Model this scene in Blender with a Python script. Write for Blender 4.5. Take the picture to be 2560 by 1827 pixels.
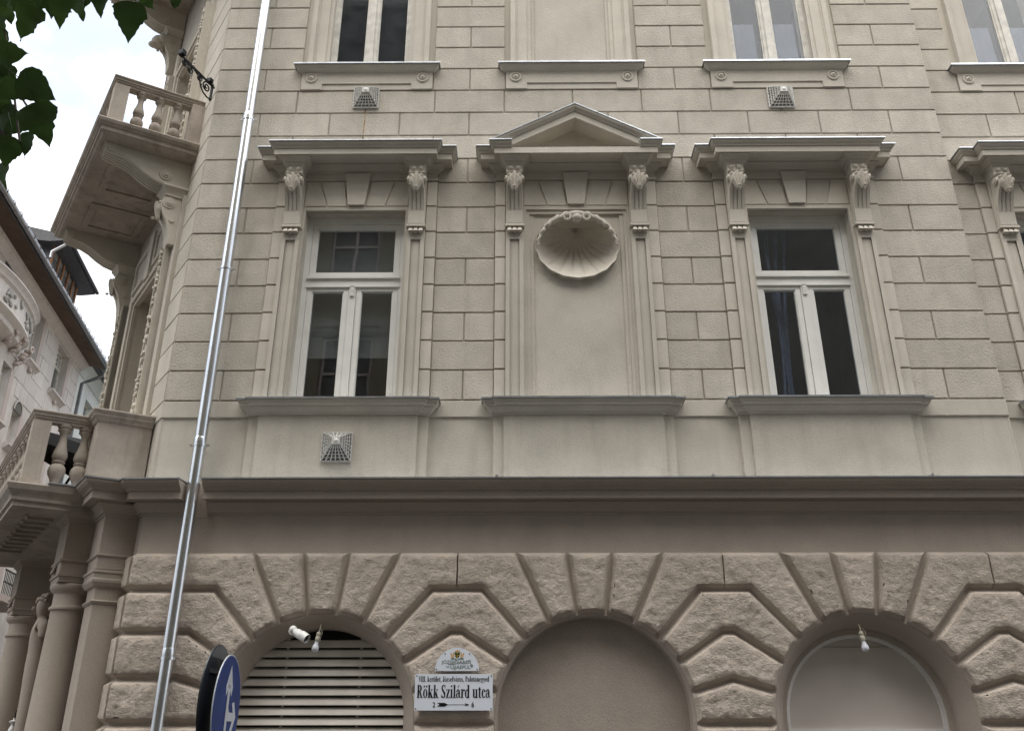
import bpy, bmesh, math, random
from mathutils import Vector, Matrix, noise
from mathutils.geometry import delaunay_2d_cdt
R = math.radians
random.seed(7)
for _o in list(bpy.data.objects):
    bpy.data.objects.remove(_o)
scene = bpy.context.scene
COL = scene.collection

# ------------------------------------------------------------------ camera
cam_d = bpy.data.cameras.new('camera')
cam_d.sensor_width = 36.0
cam_d.lens = 36.0 * 2164.0 / 2560.0
cam_d.clip_end = 2000.0
cam_d.clip_start = 0.05
camera = bpy.data.objects.new('camera', cam_d)
camera.location = (0.0, -9.2, 1.65)
camera.rotation_euler = (R(90 + 23.3), 0.0, R(0.5))
COL.objects.link(camera)
scene.camera = camera

# ------------------------------------------------------------------ sky, sun, exposure
SUN_EL, SUN_AZ = 62.0, 188.0        # degrees; azimuth clockwise from +Y (behind the viewer)
world = bpy.data.worlds.new('World')
scene.world = world
world.use_nodes = True
wn, wl = world.node_tree.nodes, world.node_tree.links
wn.clear()
w_out = wn.new('ShaderNodeOutputWorld')
w_bg = wn.new('ShaderNodeBackground')
w_sky = wn.new('ShaderNodeTexSky')
w_sky.sky_type = 'NISHITA'
w_sky.sun_disc = False
w_sky.sun_elevation = R(SUN_EL)
w_sky.sun_rotation = R(SUN_AZ)
w_sky.dust_density = 3.0
w_tc = wn.new('ShaderNodeTexCoord')
w_map = wn.new('ShaderNodeMapping')
w_map.inputs['Scale'].default_value = (1.0, 1.0, 1.6)
w_noise = wn.new('ShaderNodeTexNoise')
w_noise.inputs['Scale'].default_value = 2.3
w_noise.inputs['Detail'].default_value = 5.0
w_noise.inputs['Roughness'].default_value = 0.55
w_ramp = wn.new('ShaderNodeValToRGB')
w_ramp.color_ramp.elements[0].position = 0.30
w_ramp.color_ramp.elements[0].color = (0.50, 0.50, 0.50, 1)
w_ramp.color_ramp.elements[1].position = 0.56
w_ramp.color_ramp.elements[1].color = (1, 1, 1, 1)
w_mix = wn.new('ShaderNodeMix')
w_mix.data_type = 'RGBA'
# cloud body: grey-white swirls
w_n2 = wn.new('ShaderNodeTexNoise'); w_n2.inputs['Scale'].default_value = 3.1; w_n2.inputs['Detail'].default_value = 6; w_n2.inputs['Roughness'].default_value = 0.5
wl.new(w_map.outputs['Vector'], w_n2.inputs['Vector'])
w_r2 = wn.new('ShaderNodeValToRGB')
w_r2.color_ramp.elements[0].position = 0.42; w_r2.color_ramp.elements[0].color = (0.42, 0.465, 0.53, 1)
w_r2.color_ramp.elements[1].position = 0.64; w_r2.color_ramp.elements[1].color = (1.0, 1.0, 1.0, 1)
wl.new(w_n2.outputs['Fac'], w_r2.inputs['Fac'])
w_c2 = wn.new('ShaderNodeVectorMath'); w_c2.operation = 'SCALE'; w_c2.inputs['Scale'].default_value = 9.6
wl.new(w_r2.outputs['Color'], w_c2.inputs[0]); wl.new(w_c2.outputs[0], w_mix.inputs[7])
w_bg.inputs['Strength'].default_value = 0.075
wl.new(w_tc.outputs['Generated'], w_map.inputs['Vector'])
wl.new(w_map.outputs['Vector'], w_noise.inputs['Vector'])
wl.new(w_noise.outputs['Fac'], w_ramp.inputs['Fac'])
wl.new(w_ramp.outputs['Color'], w_mix.inputs[0])
wl.new(w_sky.outputs['Color'], w_mix.inputs[6])
# overcast sky: brighter towards the zenith, as the CIE overcast sky is
w_sep = wn.new('ShaderNodeSeparateXYZ')
wl.new(w_tc.outputs['Generated'], w_sep.inputs[0])
w_mr = wn.new('ShaderNodeMapRange')
w_mr.inputs[1].default_value = 0.0; w_mr.inputs[2].default_value = 1.0
w_mr.inputs[3].default_value = 0.42; w_mr.inputs[4].default_value = 1.26
wl.new(w_sep.outputs[2], w_mr.inputs[0])
w_sc = wn.new('ShaderNodeVectorMath'); w_sc.operation = 'SCALE'
wl.new(w_mix.outputs[2], w_sc.inputs[0]); wl.new(w_mr.outputs[0], w_sc.inputs['Scale'])
wl.new(w_sc.outputs[0], w_bg.inputs['Color'])
wl.new(w_bg.outputs['Background'], w_out.inputs['Surface'])

sun_d = bpy.data.lights.new('sun', 'SUN')
sun_d.energy = 1.5
sun_d.angle = R(80)
sun_d.color = (1.0, 0.96, 0.9)
sun = bpy.data.objects.new('sun', sun_d)
COL.objects.link(sun)
_d = Vector((math.sin(R(SUN_AZ)) * math.cos(R(SUN_EL)), math.cos(R(SUN_AZ)) * math.cos(R(SUN_EL)), math.sin(R(SUN_EL))))
sun.rotation_euler = _d.to_track_quat('Z', 'Y').to_euler()

scene.view_settings.view_transform = 'Standard'
scene.view_settings.look = 'None'
scene.view_settings.gamma = 1.0
scene.view_settings.use_curve_mapping = False
scene.view_settings.exposure = 1.92

# ------------------------------------------------------------------ materials
def new_mat(name):
    m = bpy.data.materials.new(name)
    m.use_nodes = True
    n = m.node_tree.nodes
    return m, n, m.node_tree.links, n['Principled BSDF']

def plaster(name, col, vary=0.10, fine=0.35, coarse=0.0, blotch=3.0, rough=0.92, stain=None, obj_var=0.085):
    m, n, l, p = new_mat(name)
    p.inputs['Roughness'].default_value = rough
    p.inputs['Specular IOR Level'].default_value = 0.2
    tc = n.new('ShaderNodeTexCoord')
    nz = n.new('ShaderNodeTexNoise'); nz.inputs['Scale'].default_value = blotch; nz.inputs['Detail'].default_value = 6
    nz.inputs['Roughness'].default_value = 0.62
    l.new(tc.outputs['Object'], nz.inputs['Vector'])
    mr = n.new('ShaderNodeMapRange'); mr.inputs[1].default_value = 0.3; mr.inputs[2].default_value = 0.7
    mr.inputs[3].default_value = 1 - vary; mr.inputs[4].default_value = 1 + vary
    l.new(nz.outputs['Fac'], mr.inputs[0])
    gr = n.new('ShaderNodeTexNoise'); gr.inputs['Scale'].default_value = 95; gr.inputs['Detail'].default_value = 3
    l.new(tc.outputs['Object'], gr.inputs['Vector'])
    mg = n.new('ShaderNodeMapRange'); mg.inputs[1].default_value = 0.25; mg.inputs[2].default_value = 0.75
    mg.inputs[3].default_value = 0.88; mg.inputs[4].default_value = 1.12
    l.new(gr.outputs['Fac'], mg.inputs[0])
    oi = n.new('ShaderNodeObjectInfo')
    mo = n.new('ShaderNodeMapRange'); mo.inputs[3].default_value = 1 - obj_var; mo.inputs[4].default_value = 1 + obj_var * 0.6
    l.new(oi.outputs['Random'], mo.inputs[0])
    k1 = n.new('ShaderNodeMath'); k1.operation = 'MULTIPLY'
    l.new(mr.outputs[0], k1.inputs[0]); l.new(mg.outputs[0], k1.inputs[1])
    k2 = n.new('ShaderNodeMath'); k2.operation = 'MULTIPLY'
    l.new(k1.outputs[0], k2.inputs[0]); l.new(mo.outputs[0], k2.inputs[1])
    vm = n.new('ShaderNodeVectorMath'); vm.operation = 'SCALE'
    vm.inputs[0].default_value = col
    l.new(k2.outputs[0], vm.inputs['Scale'])
    last = vm.outputs[0]
    if stain:
        # dirt with a shape of its own: soft vertical run marks
        mp = n.new('ShaderNodeMapping'); mp.inputs['Scale'].default_value = (7.0, 7.0, 0.7)
        l.new(tc.outputs['Object'], mp.inputs['Vector'])
        sn = n.new('ShaderNodeTexNoise'); sn.inputs['Scale'].default_value = 1.0; sn.inputs['Detail'].default_value = 5
        l.new(mp.outputs['Vector'], sn.inputs['Vector'])
        sr = n.new('ShaderNodeMapRange'); sr.inputs[1].default_value = 0.52; sr.inputs[2].default_value = 0.75
        sr.inputs[3].default_value = 0.0; sr.inputs[4].default_value = stain[3]
        l.new(sn.outputs['Fac'], sr.inputs[0])
        mx = n.new('ShaderNodeMix'); mx.data_type = 'RGBA'
        mx.inputs[7].default_value = (stain[0], stain[1], stain[2], 1)
        l.new(sr.outputs[0], mx.inputs[0]); l.new(last, mx.inputs[6])
        last = mx.outputs[2]
    l.new(last, p.inputs['Base Color'])
    b1 = n.new('ShaderNodeBump'); b1.inputs['Strength'].default_value = fine; b1.inputs['Distance'].default_value = 0.010
    f2 = n.new('ShaderNodeTexNoise'); f2.inputs['Scale'].default_value = 52; f2.inputs['Detail'].default_value = 5; f2.inputs['Roughness'].default_value = 0.65
    l.new(tc.outputs['Object'], f2.inputs['Vector'])
    l.new(f2.outputs['Fac'], b1.inputs['Height'])
    if coarse > 0:
        b2 = n.new('ShaderNodeBump'); b2.inputs['Strength'].default_value = coarse; b2.inputs['Distance'].default_value = 0.03
        f3 = n.new('ShaderNodeTexNoise'); f3.inputs['Scale'].default_value = 36; f3.inputs['Detail'].default_value = 6
        f3.inputs['Roughness'].default_value = 0.6; f3.inputs['Distortion'].default_value = 0.4
        mp3 = n.new('ShaderNodeMapping'); mp3.inputs['Scale'].default_value = (0.75, 1.0, 1.15)
        l.new(tc.outputs['Object'], mp3.inputs['Vector'])
        l.new(mp3.outputs['Vector'], f3.inputs['Vector'])
        l.new(f3.outputs['Fac'], b2.inputs['Height'])
        l.new(b1.outputs['Normal'], b2.inputs['Normal'])
        l.new(b2.outputs['Normal'], p.inputs['Normal'])
    else:
        l.new(b1.outputs['Normal'], p.inputs['Normal'])
    return m

def simple(name, col, rough=0.5, metal=0.0, vary=0.08, scale=8.0, spec=0.5, bump=0.0, emit=None):
    m, n, l, p = new_mat(name)
    p.inputs['Roughness'].default_value = rough
    p.inputs['Metallic'].default_value = metal
    p.inputs['Specular IOR Level'].default_value = spec
    tc = n.new('ShaderNodeTexCoord')
    nz = n.new('ShaderNodeTexNoise'); nz.inputs['Scale'].default_value = scale; nz.inputs['Detail'].default_value = 5
    l.new(tc.outputs['Object'], nz.inputs['Vector'])
    mr = n.new('ShaderNodeMapRange'); mr.inputs[1].default_value = 0.3; mr.inputs[2].default_value = 0.7
    mr.inputs[3].default_value = 1 - vary; mr.inputs[4].default_value = 1 + vary
    l.new(nz.outputs['Fac'], mr.inputs[0])
    vm = n.new('ShaderNodeVectorMath'); vm.operation = 'SCALE'; vm.inputs[0].default_value = col
    l.new(mr.outputs[0], vm.inputs['Scale'])
    l.new(vm.outputs[0], p.inputs['Base Color'])
    if bump > 0:
        b = n.new('ShaderNodeBump'); b.inputs['Strength'].default_value = bump; b.inputs['Distance'].default_value = 0.004
        l.new(nz.outputs['Fac'], b.inputs['Height']); l.new(b.outputs['Normal'], p.inputs['Normal'])
    return m

def glass_mat(name, tint=(0.9, 0.93, 0.95), refl=1.0, dirt=0.0, ior=1.85):
    m = bpy.data.materials.new(name); m.use_nodes = True
    n, l = m.node_tree.nodes, m.node_tree.links
    n.clear()
    out = n.new('ShaderNodeOutputMaterial')
    tr = n.new('ShaderNodeBsdfTransparent'); tr.inputs[0].default_value = (*tint, 1)
    gl = n.new('ShaderNodeBsdfGlossy'); gl.inputs['Roughness'].default_value = 0.015
    gl.inputs[0].default_value = (refl, refl, refl, 1)
    fr = n.new('ShaderNodeFresnel')
    ge = n.new('ShaderNodeNewGeometry'); im = n.new('ShaderNodeMapRange')   # same index seen from either face of the thin pane
    im.inputs[3].default_value = ior; im.inputs[4].default_value = 1 / ior
    l.new(ge.outputs['Backfacing'], im.inputs[0]); l.new(im.outputs[0], fr.inputs['IOR'])
    tc = n.new('ShaderNodeTexCoord')
    nz = n.new('ShaderNodeTexNoise'); nz.inputs['Scale'].default_value = 1.3; nz.inputs['Detail'].default_value = 1
    l.new(tc.outputs['Object'], nz.inputs['Vector'])
    b = n.new('ShaderNodeBump'); b.inputs['Strength'].default_value = 0.04; b.inputs['Distance'].default_value = 0.05
    l.new(nz.outputs['Fac'], b.inputs['Height'])
    l.new(b.outputs['Normal'], gl.inputs['Normal'])
    mx = n.new('ShaderNodeMixShader')
    l.new(fr.outputs[0], mx.inputs[0]); l.new(tr.outputs[0], mx.inputs[1]); l.new(gl.outputs[0], mx.inputs[2])
    if dirt > 0:
        df = n.new('ShaderNodeBsdfDiffuse'); df.inputs[0].default_value = (0.5, 0.53, 0.58, 1)
        dn = n.new('ShaderNodeTexNoise'); dn.inputs['Scale'].default_value = 4.0; dn.inputs['Detail'].default_value = 5
        l.new(tc.outputs['Object'], dn.inputs['Vector'])
        dr = n.new('ShaderNodeMapRange'); dr.inputs[1].default_value = 0.3; dr.inputs[2].default_value = 0.8
        dr.inputs[3].default_value = dirt * 0.4; dr.inputs[4].default_value = dirt
        l.new(dn.outputs['Fac'], dr.inputs[0])
        m2 = n.new('ShaderNodeMixShader')
        l.new(dr.outputs[0], m2.inputs[0]); l.new(mx.outputs[0], m2.inputs[1]); l.new(df.outputs[0], m2.inputs[2])
        l.new(m2.outputs[0], out.inputs['Surface'])
    else:
        l.new(mx.outputs[0], out.inputs['Surface'])
    return m

M = {}
M['up'] = plaster('upper_plaster', (0.545, 0.503, 0.430), vary=0.11, fine=0.45, blotch=1.6, stain=(0.30, 0.265, 0.215, 0.22))
M['ash'] = plaster('ashlar_plaster', (0.524, 0.480, 0.409), vary=0.12, fine=1.0, coarse=0.28, blotch=3.4, stain=(0.29, 0.255, 0.21, 0.25))
M['trim'] = plaster('trim_plaster', (0.556, 0.513, 0.440), vary=0.09, fine=0.35, blotch=2.0)
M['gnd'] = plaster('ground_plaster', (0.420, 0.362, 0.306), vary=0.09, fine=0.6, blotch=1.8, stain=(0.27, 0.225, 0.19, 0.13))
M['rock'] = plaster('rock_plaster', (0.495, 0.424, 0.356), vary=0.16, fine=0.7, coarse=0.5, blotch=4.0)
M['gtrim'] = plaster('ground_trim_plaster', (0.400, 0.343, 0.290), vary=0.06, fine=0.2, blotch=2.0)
M['bal'] = plaster('balcony_plaster', (0.405, 0.355, 0.302), vary=0.16, fine=0.3, blotch=3.5, stain=(0.17, 0.14, 0.11, 0.5))
M['zinc'] = simple('zinc_flashing', (0.55, 0.58, 0.62), rough=0.30, metal=0.9, vary=0.2, scale=6)
M['galv'] = simple('galvanised_pipe', (0.76, 0.78, 0.81), rough=0.26, metal=1.0, vary=0.10, scale=3)
M['frame'] = simple('white_window_paint', (0.74, 0.73, 0.69), rough=0.35, vary=0.05, scale=5)
M['wood'] = simple('old_window_paint', (0.60, 0.57, 0.51), rough=0.6, vary=0.18, scale=9, bump=0.3)
M['glass'] = glass_mat('window_glass')
M['glass2'] = glass_mat('old_window_glass', tint=(0.93, 0.95, 0.97), dirt=0.05, ior=1.28)
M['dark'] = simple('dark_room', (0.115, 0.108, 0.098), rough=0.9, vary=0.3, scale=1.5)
M['black'] = simple('black_void', (0.008, 0.008, 0.008), rough=0.9)
M['iron'] = simple('black_iron', (0.010, 0.010, 0.011), rough=0.55, spec=0.25)
M['white'] = simple('white_plastic', (0.74, 0.73, 0.70), rough=0.4, vary=0.06, scale=20)
M['signw'] = simple('white_enamel', (0.72, 0.76, 0.82), rough=0.25, vary=0.03, scale=5)
M['ink'] = simple('black_enamel', (0.008, 0.008, 0.010), rough=0.3)
M['screw'] = simple('screw_metal', (0.10, 0.10, 0.11), rough=0.4, metal=0.6)

# ------------------------------------------------------------------ mesh builder
IDENT = Matrix.Identity(4)
def link(ob, parent=None):
    COL.objects.link(ob)
    if parent is not None:
        ob.parent = parent
    return ob

class MB:
    def __init__(self, mat=None):
        self.v = []; self.f = []; self.m = mat or IDENT
    def add(self, vs, fs):
        b = len(self.v)
        self.v += [self.m @ Vector(p) for p in vs]
        self.f += [tuple(b + i for i in q) for q in fs]
    def box(self, x0, x1, y0, y1, z0, z1):
        self.add([(x0, y0, z0), (x1, y0, z0), (x1, y1, z0), (x0, y1, z0), (x0, y0, z1), (x1, y0, z1), (x1, y1, z1), (x0, y1, z1)],
                 [(0, 3, 2, 1), (4, 5, 6, 7), (0, 1, 5, 4), (1, 2, 6, 5), (2, 3, 7, 6), (3, 0, 4, 7)])
    def block(self, x0, x1, z0, z1, yb, yf, c=0.006):
        # masonry block: bevelled front edge, open back
        self.add([(x0, yb, z0), (x1, yb, z0), (x1, yb, z1), (x0, yb, z1),
                  (x0, yf + c, z0), (x1, yf + c, z0), (x1, yf + c, z1), (x0, yf + c, z1),
                  (x0 + c, yf, z0 + c), (x1 - c, yf, z0 + c), (x1 - c, yf, z1 - c), (x0 + c, yf, z1 - c)],
                 [(8, 9, 10, 11), (4, 5, 9, 8), (5, 6, 10, 9), (6, 7, 11, 10), (7, 4, 8, 11),
                  (0, 1, 5, 4), (1, 2, 6, 5), (2, 3, 7, 6), (3, 0, 4, 7), (0, 3, 2, 1)])
    def prism(self, poly, y0, y1):
        # polygon in x,z (counter-clockwise seen from -y), extruded y0 (front) -> y1 (back)
        k = len(poly)
        vs = [(x, y0, z) for x, z in poly] + [(x, y1, z) for x, z in poly]
        fs = [tuple(range(k)), tuple(range(2 * k - 1, k - 1, -1))]
        fs += [(i, i + k, (i + 1) % k + k, (i + 1) % k) for i in range(k)]
        self.add(vs, fs)
    def side(self, prof, x0, x1):
        # profile in y,z extruded along x
        k = len(prof)
        vs = [(x0, y, z) for y, z in prof] + [(x1, y, z) for y, z in prof]
        fs = [tuple(range(k)), tuple(range(2 * k - 1, k - 1, -1))]
        fs += [(i, i + k, (i + 1) % k + k, (i + 1) % k) for i in range(k)]
        self.add(vs, fs)
    def sweep(self, path, prof, caps=True):
        # profile (projection, z) carried along a plan path; outward = right of travel
        n = len(path); k = len(prof); rows = []
        for i in range(n):
            p = Vector(path[i])
            d0 = (Vector(path[i]) - Vector(path[i - 1])).normalized() if i > 0 else None
            d1 = (Vector(path[i + 1]) - Vector(path[i])).normalized() if i < n - 1 else None
            if d0 is None: d0 = d1
            if d1 is None: d1 = d0
            n0 = Vector((d0.y, -d0.x)); n1 = Vector((d1.y, -d1.x))
            mt = n0 + n1
            if mt.length < 1e-6: mt = n0
            mt.normalize()
            mt = mt / max(0.2, mt.dot(n0))
            rows.append([(p.x + mt.x * q, p.y + mt.y * q, z) for q, z in prof])
        vs = [v for r in rows for v in r]
        fs = []
        for i in range(n - 1):
            for j in range(k):
                a = i * k + j; b = i * k + (j + 1) % k
                fs.append((a, b, b + k, a + k))
        if caps:
            fs.append(tuple(reversed(range(k))))
            fs.append(tuple((n - 1) * k + j for j in range(k)))
        self.add(vs, fs)
    def lathe(self, prof, seg=16, c=(0, 0), z0=0.0):
        vs = []; fs = []; k = len(prof)
        for i in range(seg):
            a = 2 * math.pi * i / seg
            for r, z in prof:
                vs.append((c[0] + r * math.cos(a), c[1] + r * math.sin(a), z0 + z))
        for i in range(seg):
            for j in range(k - 1):
                a = i * k + j; b = ((i + 1) % seg) * k + j
                fs.append((a, b, b + 1, a + 1))
        fs.append(tuple(i * k for i in reversed(range(seg))))
        fs.append(tuple(i * k + k - 1 for i in range(seg)))
        self.add(vs, fs)
    def disc(self, c, r, y0, y1, seg=18, dome=0.0):
        # round boss on a wall face, axis along y
        poly = [(c[0] + r * math.cos(2 * math.pi * i / seg), c[1] + r * math.sin(2 * math.pi * i / seg)) for i in range(seg)]
        self.prism(poly, y0, y1)
    def ring(self, c, r0, r1, yb, yf, seg=20):
        prof = [(r1, yb), (r1 * 0.9 + r0 * 0.1, yf), (r0 * 0.8 + r1 * 0.2, yf), (r0, yb)]
        vs = []; fs = []
        for i in range(seg):
            a = 2 * math.pi * i / seg
            for r, y in prof:
                vs.append((c[0] + r * math.cos(a), y, c[1] + r * math.sin(a)))
        for i in range(seg):
            for j in range(4):
                a = i * 4 + j; b = i * 4 + (j + 1) % 4
                c2 = ((i + 1) % seg) * 4
                fs.append((a, b, c2 + (j + 1) % 4, c2 + j))
        self.add(vs, fs)
    def ell(self, c, r, rot=None, su=10, sv=6):
        rot = rot or Matrix.Identity(3)
        c = Vector(c); vs = []; fs = []
        for j in range(1, sv):
            t = math.pi * j / sv
            for i in range(su):
                a = 2 * math.pi * i / su
                q = Vector((r[0] * math.sin(t) * math.cos(a), r[1] * math.sin(t) * math.sin(a), r[2] * math.cos(t)))
                vs.append(tuple(c + rot @ q))
        top = len(vs); vs.append(tuple(c + rot @ Vector((0, 0, r[2]))))
        bot = len(vs); vs.append(tuple(c + rot @ Vector((0, 0, -r[2]))))
        for j in range(sv - 2):
            for i in range(su):
                a = j * su + i; b = j * su + (i + 1) % su
                fs.append((a, a + su, b + su, b))
        for i in range(su):
            fs.append((top, i, (i + 1) % su))
            e = (sv - 2) * su
            fs.append((bot, e + (i + 1) % su, e + i))
        self.add(vs, fs)
    def bar(self, p, q, w, t=None):
        # square bar between two points
        p = Vector(p); q = Vector(q); d = (q - p)
        if d.length < 1e-6: return
        d.normalize()
        u = d.cross(Vector((0, 0, 1)))
        if u.length < 1e-3: u = d.cross(Vector((0, 1, 0)))
        u.normalize(); v = d.cross(u)
        u *= w / 2; v *= (t or w) / 2
        vs = [tuple(e + a + b) for e in (p, q) for a, b in ((-u, -v), (u, -v), (u, v), (-u, v))]
        self.add(vs, [(3, 2, 1, 0), (4, 5, 6, 7), (0, 1, 5, 4), (1, 2, 6, 5), (2, 3, 7, 6), (3, 0, 4, 7)])
    def tube(self, pts, r, seg=10, caps=True):
        pts = [Vector(p) for p in pts]; n = len(pts); vs = []; fs = []
        rr = r if isinstance(r, (list, tuple)) else [r] * n
        u = None
        for i in range(n):
            d = (pts[min(i + 1, n - 1)] - pts[max(i - 1, 0)]).normalized()
            if u is None:
                u = d.cross(Vector((0, 0, 1)))
                if u.length < 1e-3: u = d.cross(Vector((0, 1, 0)))
            else:
                u = u - d * u.dot(d)
            u.normalize(); v = d.cross(u)
            for k in range(seg):
                a = 2 * math.pi * k / seg
                vs.append(tuple(pts[i] + u * (rr[i] * math.cos(a)) + v * (rr[i] * math.sin(a))))
        for i in range(n - 1):
            for k in range(seg):
                a = i * seg + k; b = i * seg + (k + 1) % seg
                fs.append((a, a + seg, b + seg, b))
        if caps:
            fs.append(tuple(range(seg)))
            fs.append(tuple(reversed(range((n - 1) * seg, n * seg))))
        self.add(vs, fs)
    def build(self, name, mat, parent=None, smooth=None):
        me = bpy.data.meshes.new(name)
        me.from_pydata([tuple(p) for p in self.v], [], self.f)
        me.materials.append(M[mat] if isinstance(mat, str) else mat)
        bm = bmesh.new(); bm.from_mesh(me)
        bmesh.ops.recalc_face_normals(bm, faces=bm.faces)
        bm.to_mesh(me); bm.free()
        if smooth is not None:
            me.polygons.foreach_set('use_smooth', [True] * len(me.polygons))
            me.set_sharp_from_angle(angle=R(smooth))
        me.update()
        return link(bpy.data.objects.new(name, me), parent)

def tag(o, label, cat, group=None, kind=None):
    if label: o['label'] = label
    if cat: o['category'] = cat
    if group: o['group'] = group
    if kind: o['kind'] = kind
    return o

def empty(name, loc=(0, 0, 0)):
    e = bpy.data.objects.new(name, None)
    e.empty_display_size = 0.3
    e.location = loc
    return link(e)

def plabel(o, label):
    o['label'] = label
    return o

def tri_fill(outline, holes=(), extra=()):
    # constrained triangulation of a polygon with holes in 2D
    pts = []; edges = []
    for loop in [outline] + list(holes):
        b = len(pts); k = len(loop)
        pts += [Vector(p) for p in loop]
        edges += [(b + i, b + (i + 1) % k) for i in range(k)]
    pts += [Vector(p) for p in extra]
    vo, eo, fo, _, _, _ = delaunay_2d_cdt(pts, edges, [], 0, 1e-5)
    res = []
    for t in fo:
        c = sum((vo[i] for i in t), Vector((0, 0))) / len(t)
        if inside(c, outline) and not any(inside(c, h) for h in holes):
            res.append(tuple(t))
    return vo, res

def inside(p, poly):
    x, y = p; c = False; j = len(poly) - 1
    for i in range(len(poly)):
        xi, yi = poly[i]; xj, yj = poly[j]
        if (yi > y) != (yj > y) and x < (xj - xi) * (y - yi) / (yj - yi) + xi: c = not c
        j = i
    return c

def inset(poly, offs):
    # move every edge of a counter-clockwise polygon inwards by its own distance
    n = len(poly); out = []
    for i in range(n):
        p0 = Vector(poly[i - 1]); p1 = Vector(poly[i]); p2 = Vector(poly[(i + 1) % n])
        d0 = (p1 - p0).normalized(); d1 = (p2 - p1).normalized()
        n0 = Vector((-d0.y, d0.x)); n1 = Vector((-d1.y, d1.x))
        o0 = offs[i - 1]; o1 = offs[i]
        den = d0.x * d1.y - d0.y * d1.x
        if abs(den) < 0.12:
            q = p1 + (n0 + n1).normalized() * ((o0 + o1) / 2)
        else:
            a = p1 + n0 * o0; b = p1 + n1 * o1
            t = ((b.x - a.x) * d1.y - (b.y - a.y) * d1.x) / den
            q = a + d0 * t
        out.append((q.x, q.y))
    return out
# ------------------------------------------------------------------ ground
def sheet(name, mat, x0, x1, y0, y1, z, th=0.0):
    b = MB()
    if th: b.box(x0, x1, y0, y1, z - th, z)
    else: b.add([(x0, y0, z), (x1, y0, z), (x1, y1, z), (x0, y1, z)], [(0, 1, 2, 3)])
    o = b.build(name, mat); o['kind'] = 'structure'
    return o
M['asph'] = simple('asphalt', (0.045, 0.044, 0.043), rough=0.9, vary=0.25, scale=30, bump=0.6)
M['pave'] = simple('paving', (0.065, 0.062, 0.058), rough=0.9, vary=0.15, scale=12, bump=0.4)
sheet('ground', 'asph', -400, 400, -400, 400, -0.13)
sheet('road', 'asph', -60, 60, -6.6, -2.6, -0.11)
sheet('pavement', 'pave', -4.9, 60, -2.6, 3.0, 0.0, 0.12)
sheet('pavement', 'pave', -60, 60, -13.2, -6.6, 0.0, 0.12)

# ------------------------------------------------------------------ corner building
BLD = empty('corner_building', (0, 0, 0))
tag(BLD, 'beige plastered corner apartment building with rusticated brown ground floor and balconies', 'building')
Z0, CH = 5.186, 0.3703          # first joint, course height
XC, XE, RC = -4.06, 5.51, 0.095  # corner, bay edge, set-back of the part beyond the bay
WX = [-2.035, 0.722, 3.480, 6.838]
WY = [0.0, 0.0, 0.0, RC]
def zc_(k): return Z0 + CH * k

# chamfered corner frame: local x runs right along the wall towards the corner (x=0), y into the wall
_T = Vector((-math.sin(R(36.1)), math.cos(R(36.1)), 0)); _O = Vector((-math.sin(R(60.2)), -math.cos(R(60.2)), 0))
CHF = Matrix(((-_T.x, -_O.x, 0, XC), (-_T.y, -_O.y, 0, 0), (0, 0, 1, 0), (0, 0, 0, 1)))
CHL = 4.2

# --- upper wall core (joint bottoms) with window openings
def core(name, mat, x0, x1, z0, z1, yf, yb, holes, parent, m=None):
    b = MB(m)
    xs = sorted(set([x0, x1] + [h[i] for h in holes for i in (0, 1)]))
    zs = sorted(set([z0, z1] + [h[i] for h in holes for i in (2, 3)]))
    xs = [x for x in xs if x0 <= x <= x1]; zs = [z for z in zs if z0 <= z <= z1]
    for i in range(len(xs) - 1):
        run = None
        for j in range(len(zs) - 1):
            cx, cz = (xs[i] + xs[i + 1]) / 2, (zs[j] + zs[j + 1]) / 2
            hole = any(h[0] < cx < h[1] and h[2] < cz < h[3] for h in holes)
            if not hole:
                if run is None: run = zs[j]
            if (hole or j == len(zs) - 2) and run is not None:
                b.box(xs[i], xs[i + 1], yf, yb, run, zs[j] if hole else zs[j + 1]); run = None
    return b.build(name, mat, parent)

HW = 0.626                      # half width of first-floor window opening
holes = []
for i in (0, 2):
    holes.append((WX[i] - HW, WX[i] + HW, 5.10, 7.72))
    holes.append((WX[i] - 0.545, WX[i] + 0.545, 10.02, 13.0))
holes.append((WX[1] - 0.60, WX[1] + 0.60, 5.10, 7.72))
holes.append((WX[1] - 0.56, WX[1] + 0.56, 10.02, 13.0))
WALL = core('upper_wall', 'up', XC, XE, 3.80, 15.5, 0.020, 0.40, holes, BLD)
h4 = [(WX[3] - HW, WX[3] + HW, 5.10, 7.72), (WX[3] - 0.545, WX[3] + 0.545, 10.02, 13.0)]
WALL2 = core('upper_wall', 'up', XE - 0.15, 13.0, 3.80, 15.5, RC + 0.020, 0.50, h4, BLD)
# end of the bay projection
b = MB(); b.box(XE - 0.02, XE - 0.001, 0.0165, RC + 0.05, 3.8, 15.5); b.build('bay_return', 'up', BLD)

# --- ashlar blocks, one object each
def ash(x0, x1, z0, z1, parent, y=0.0, m=None, mat='ash', g=0.0092):
    b = MB(m)
    j = random.uniform(-0.0015, 0.0015)
    b.block(x0 + g, x1 - g, z0 + g, z1 - g, y + 0.03, y + j, 0.005)
    return b.build('stone_block', mat, parent)

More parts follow.
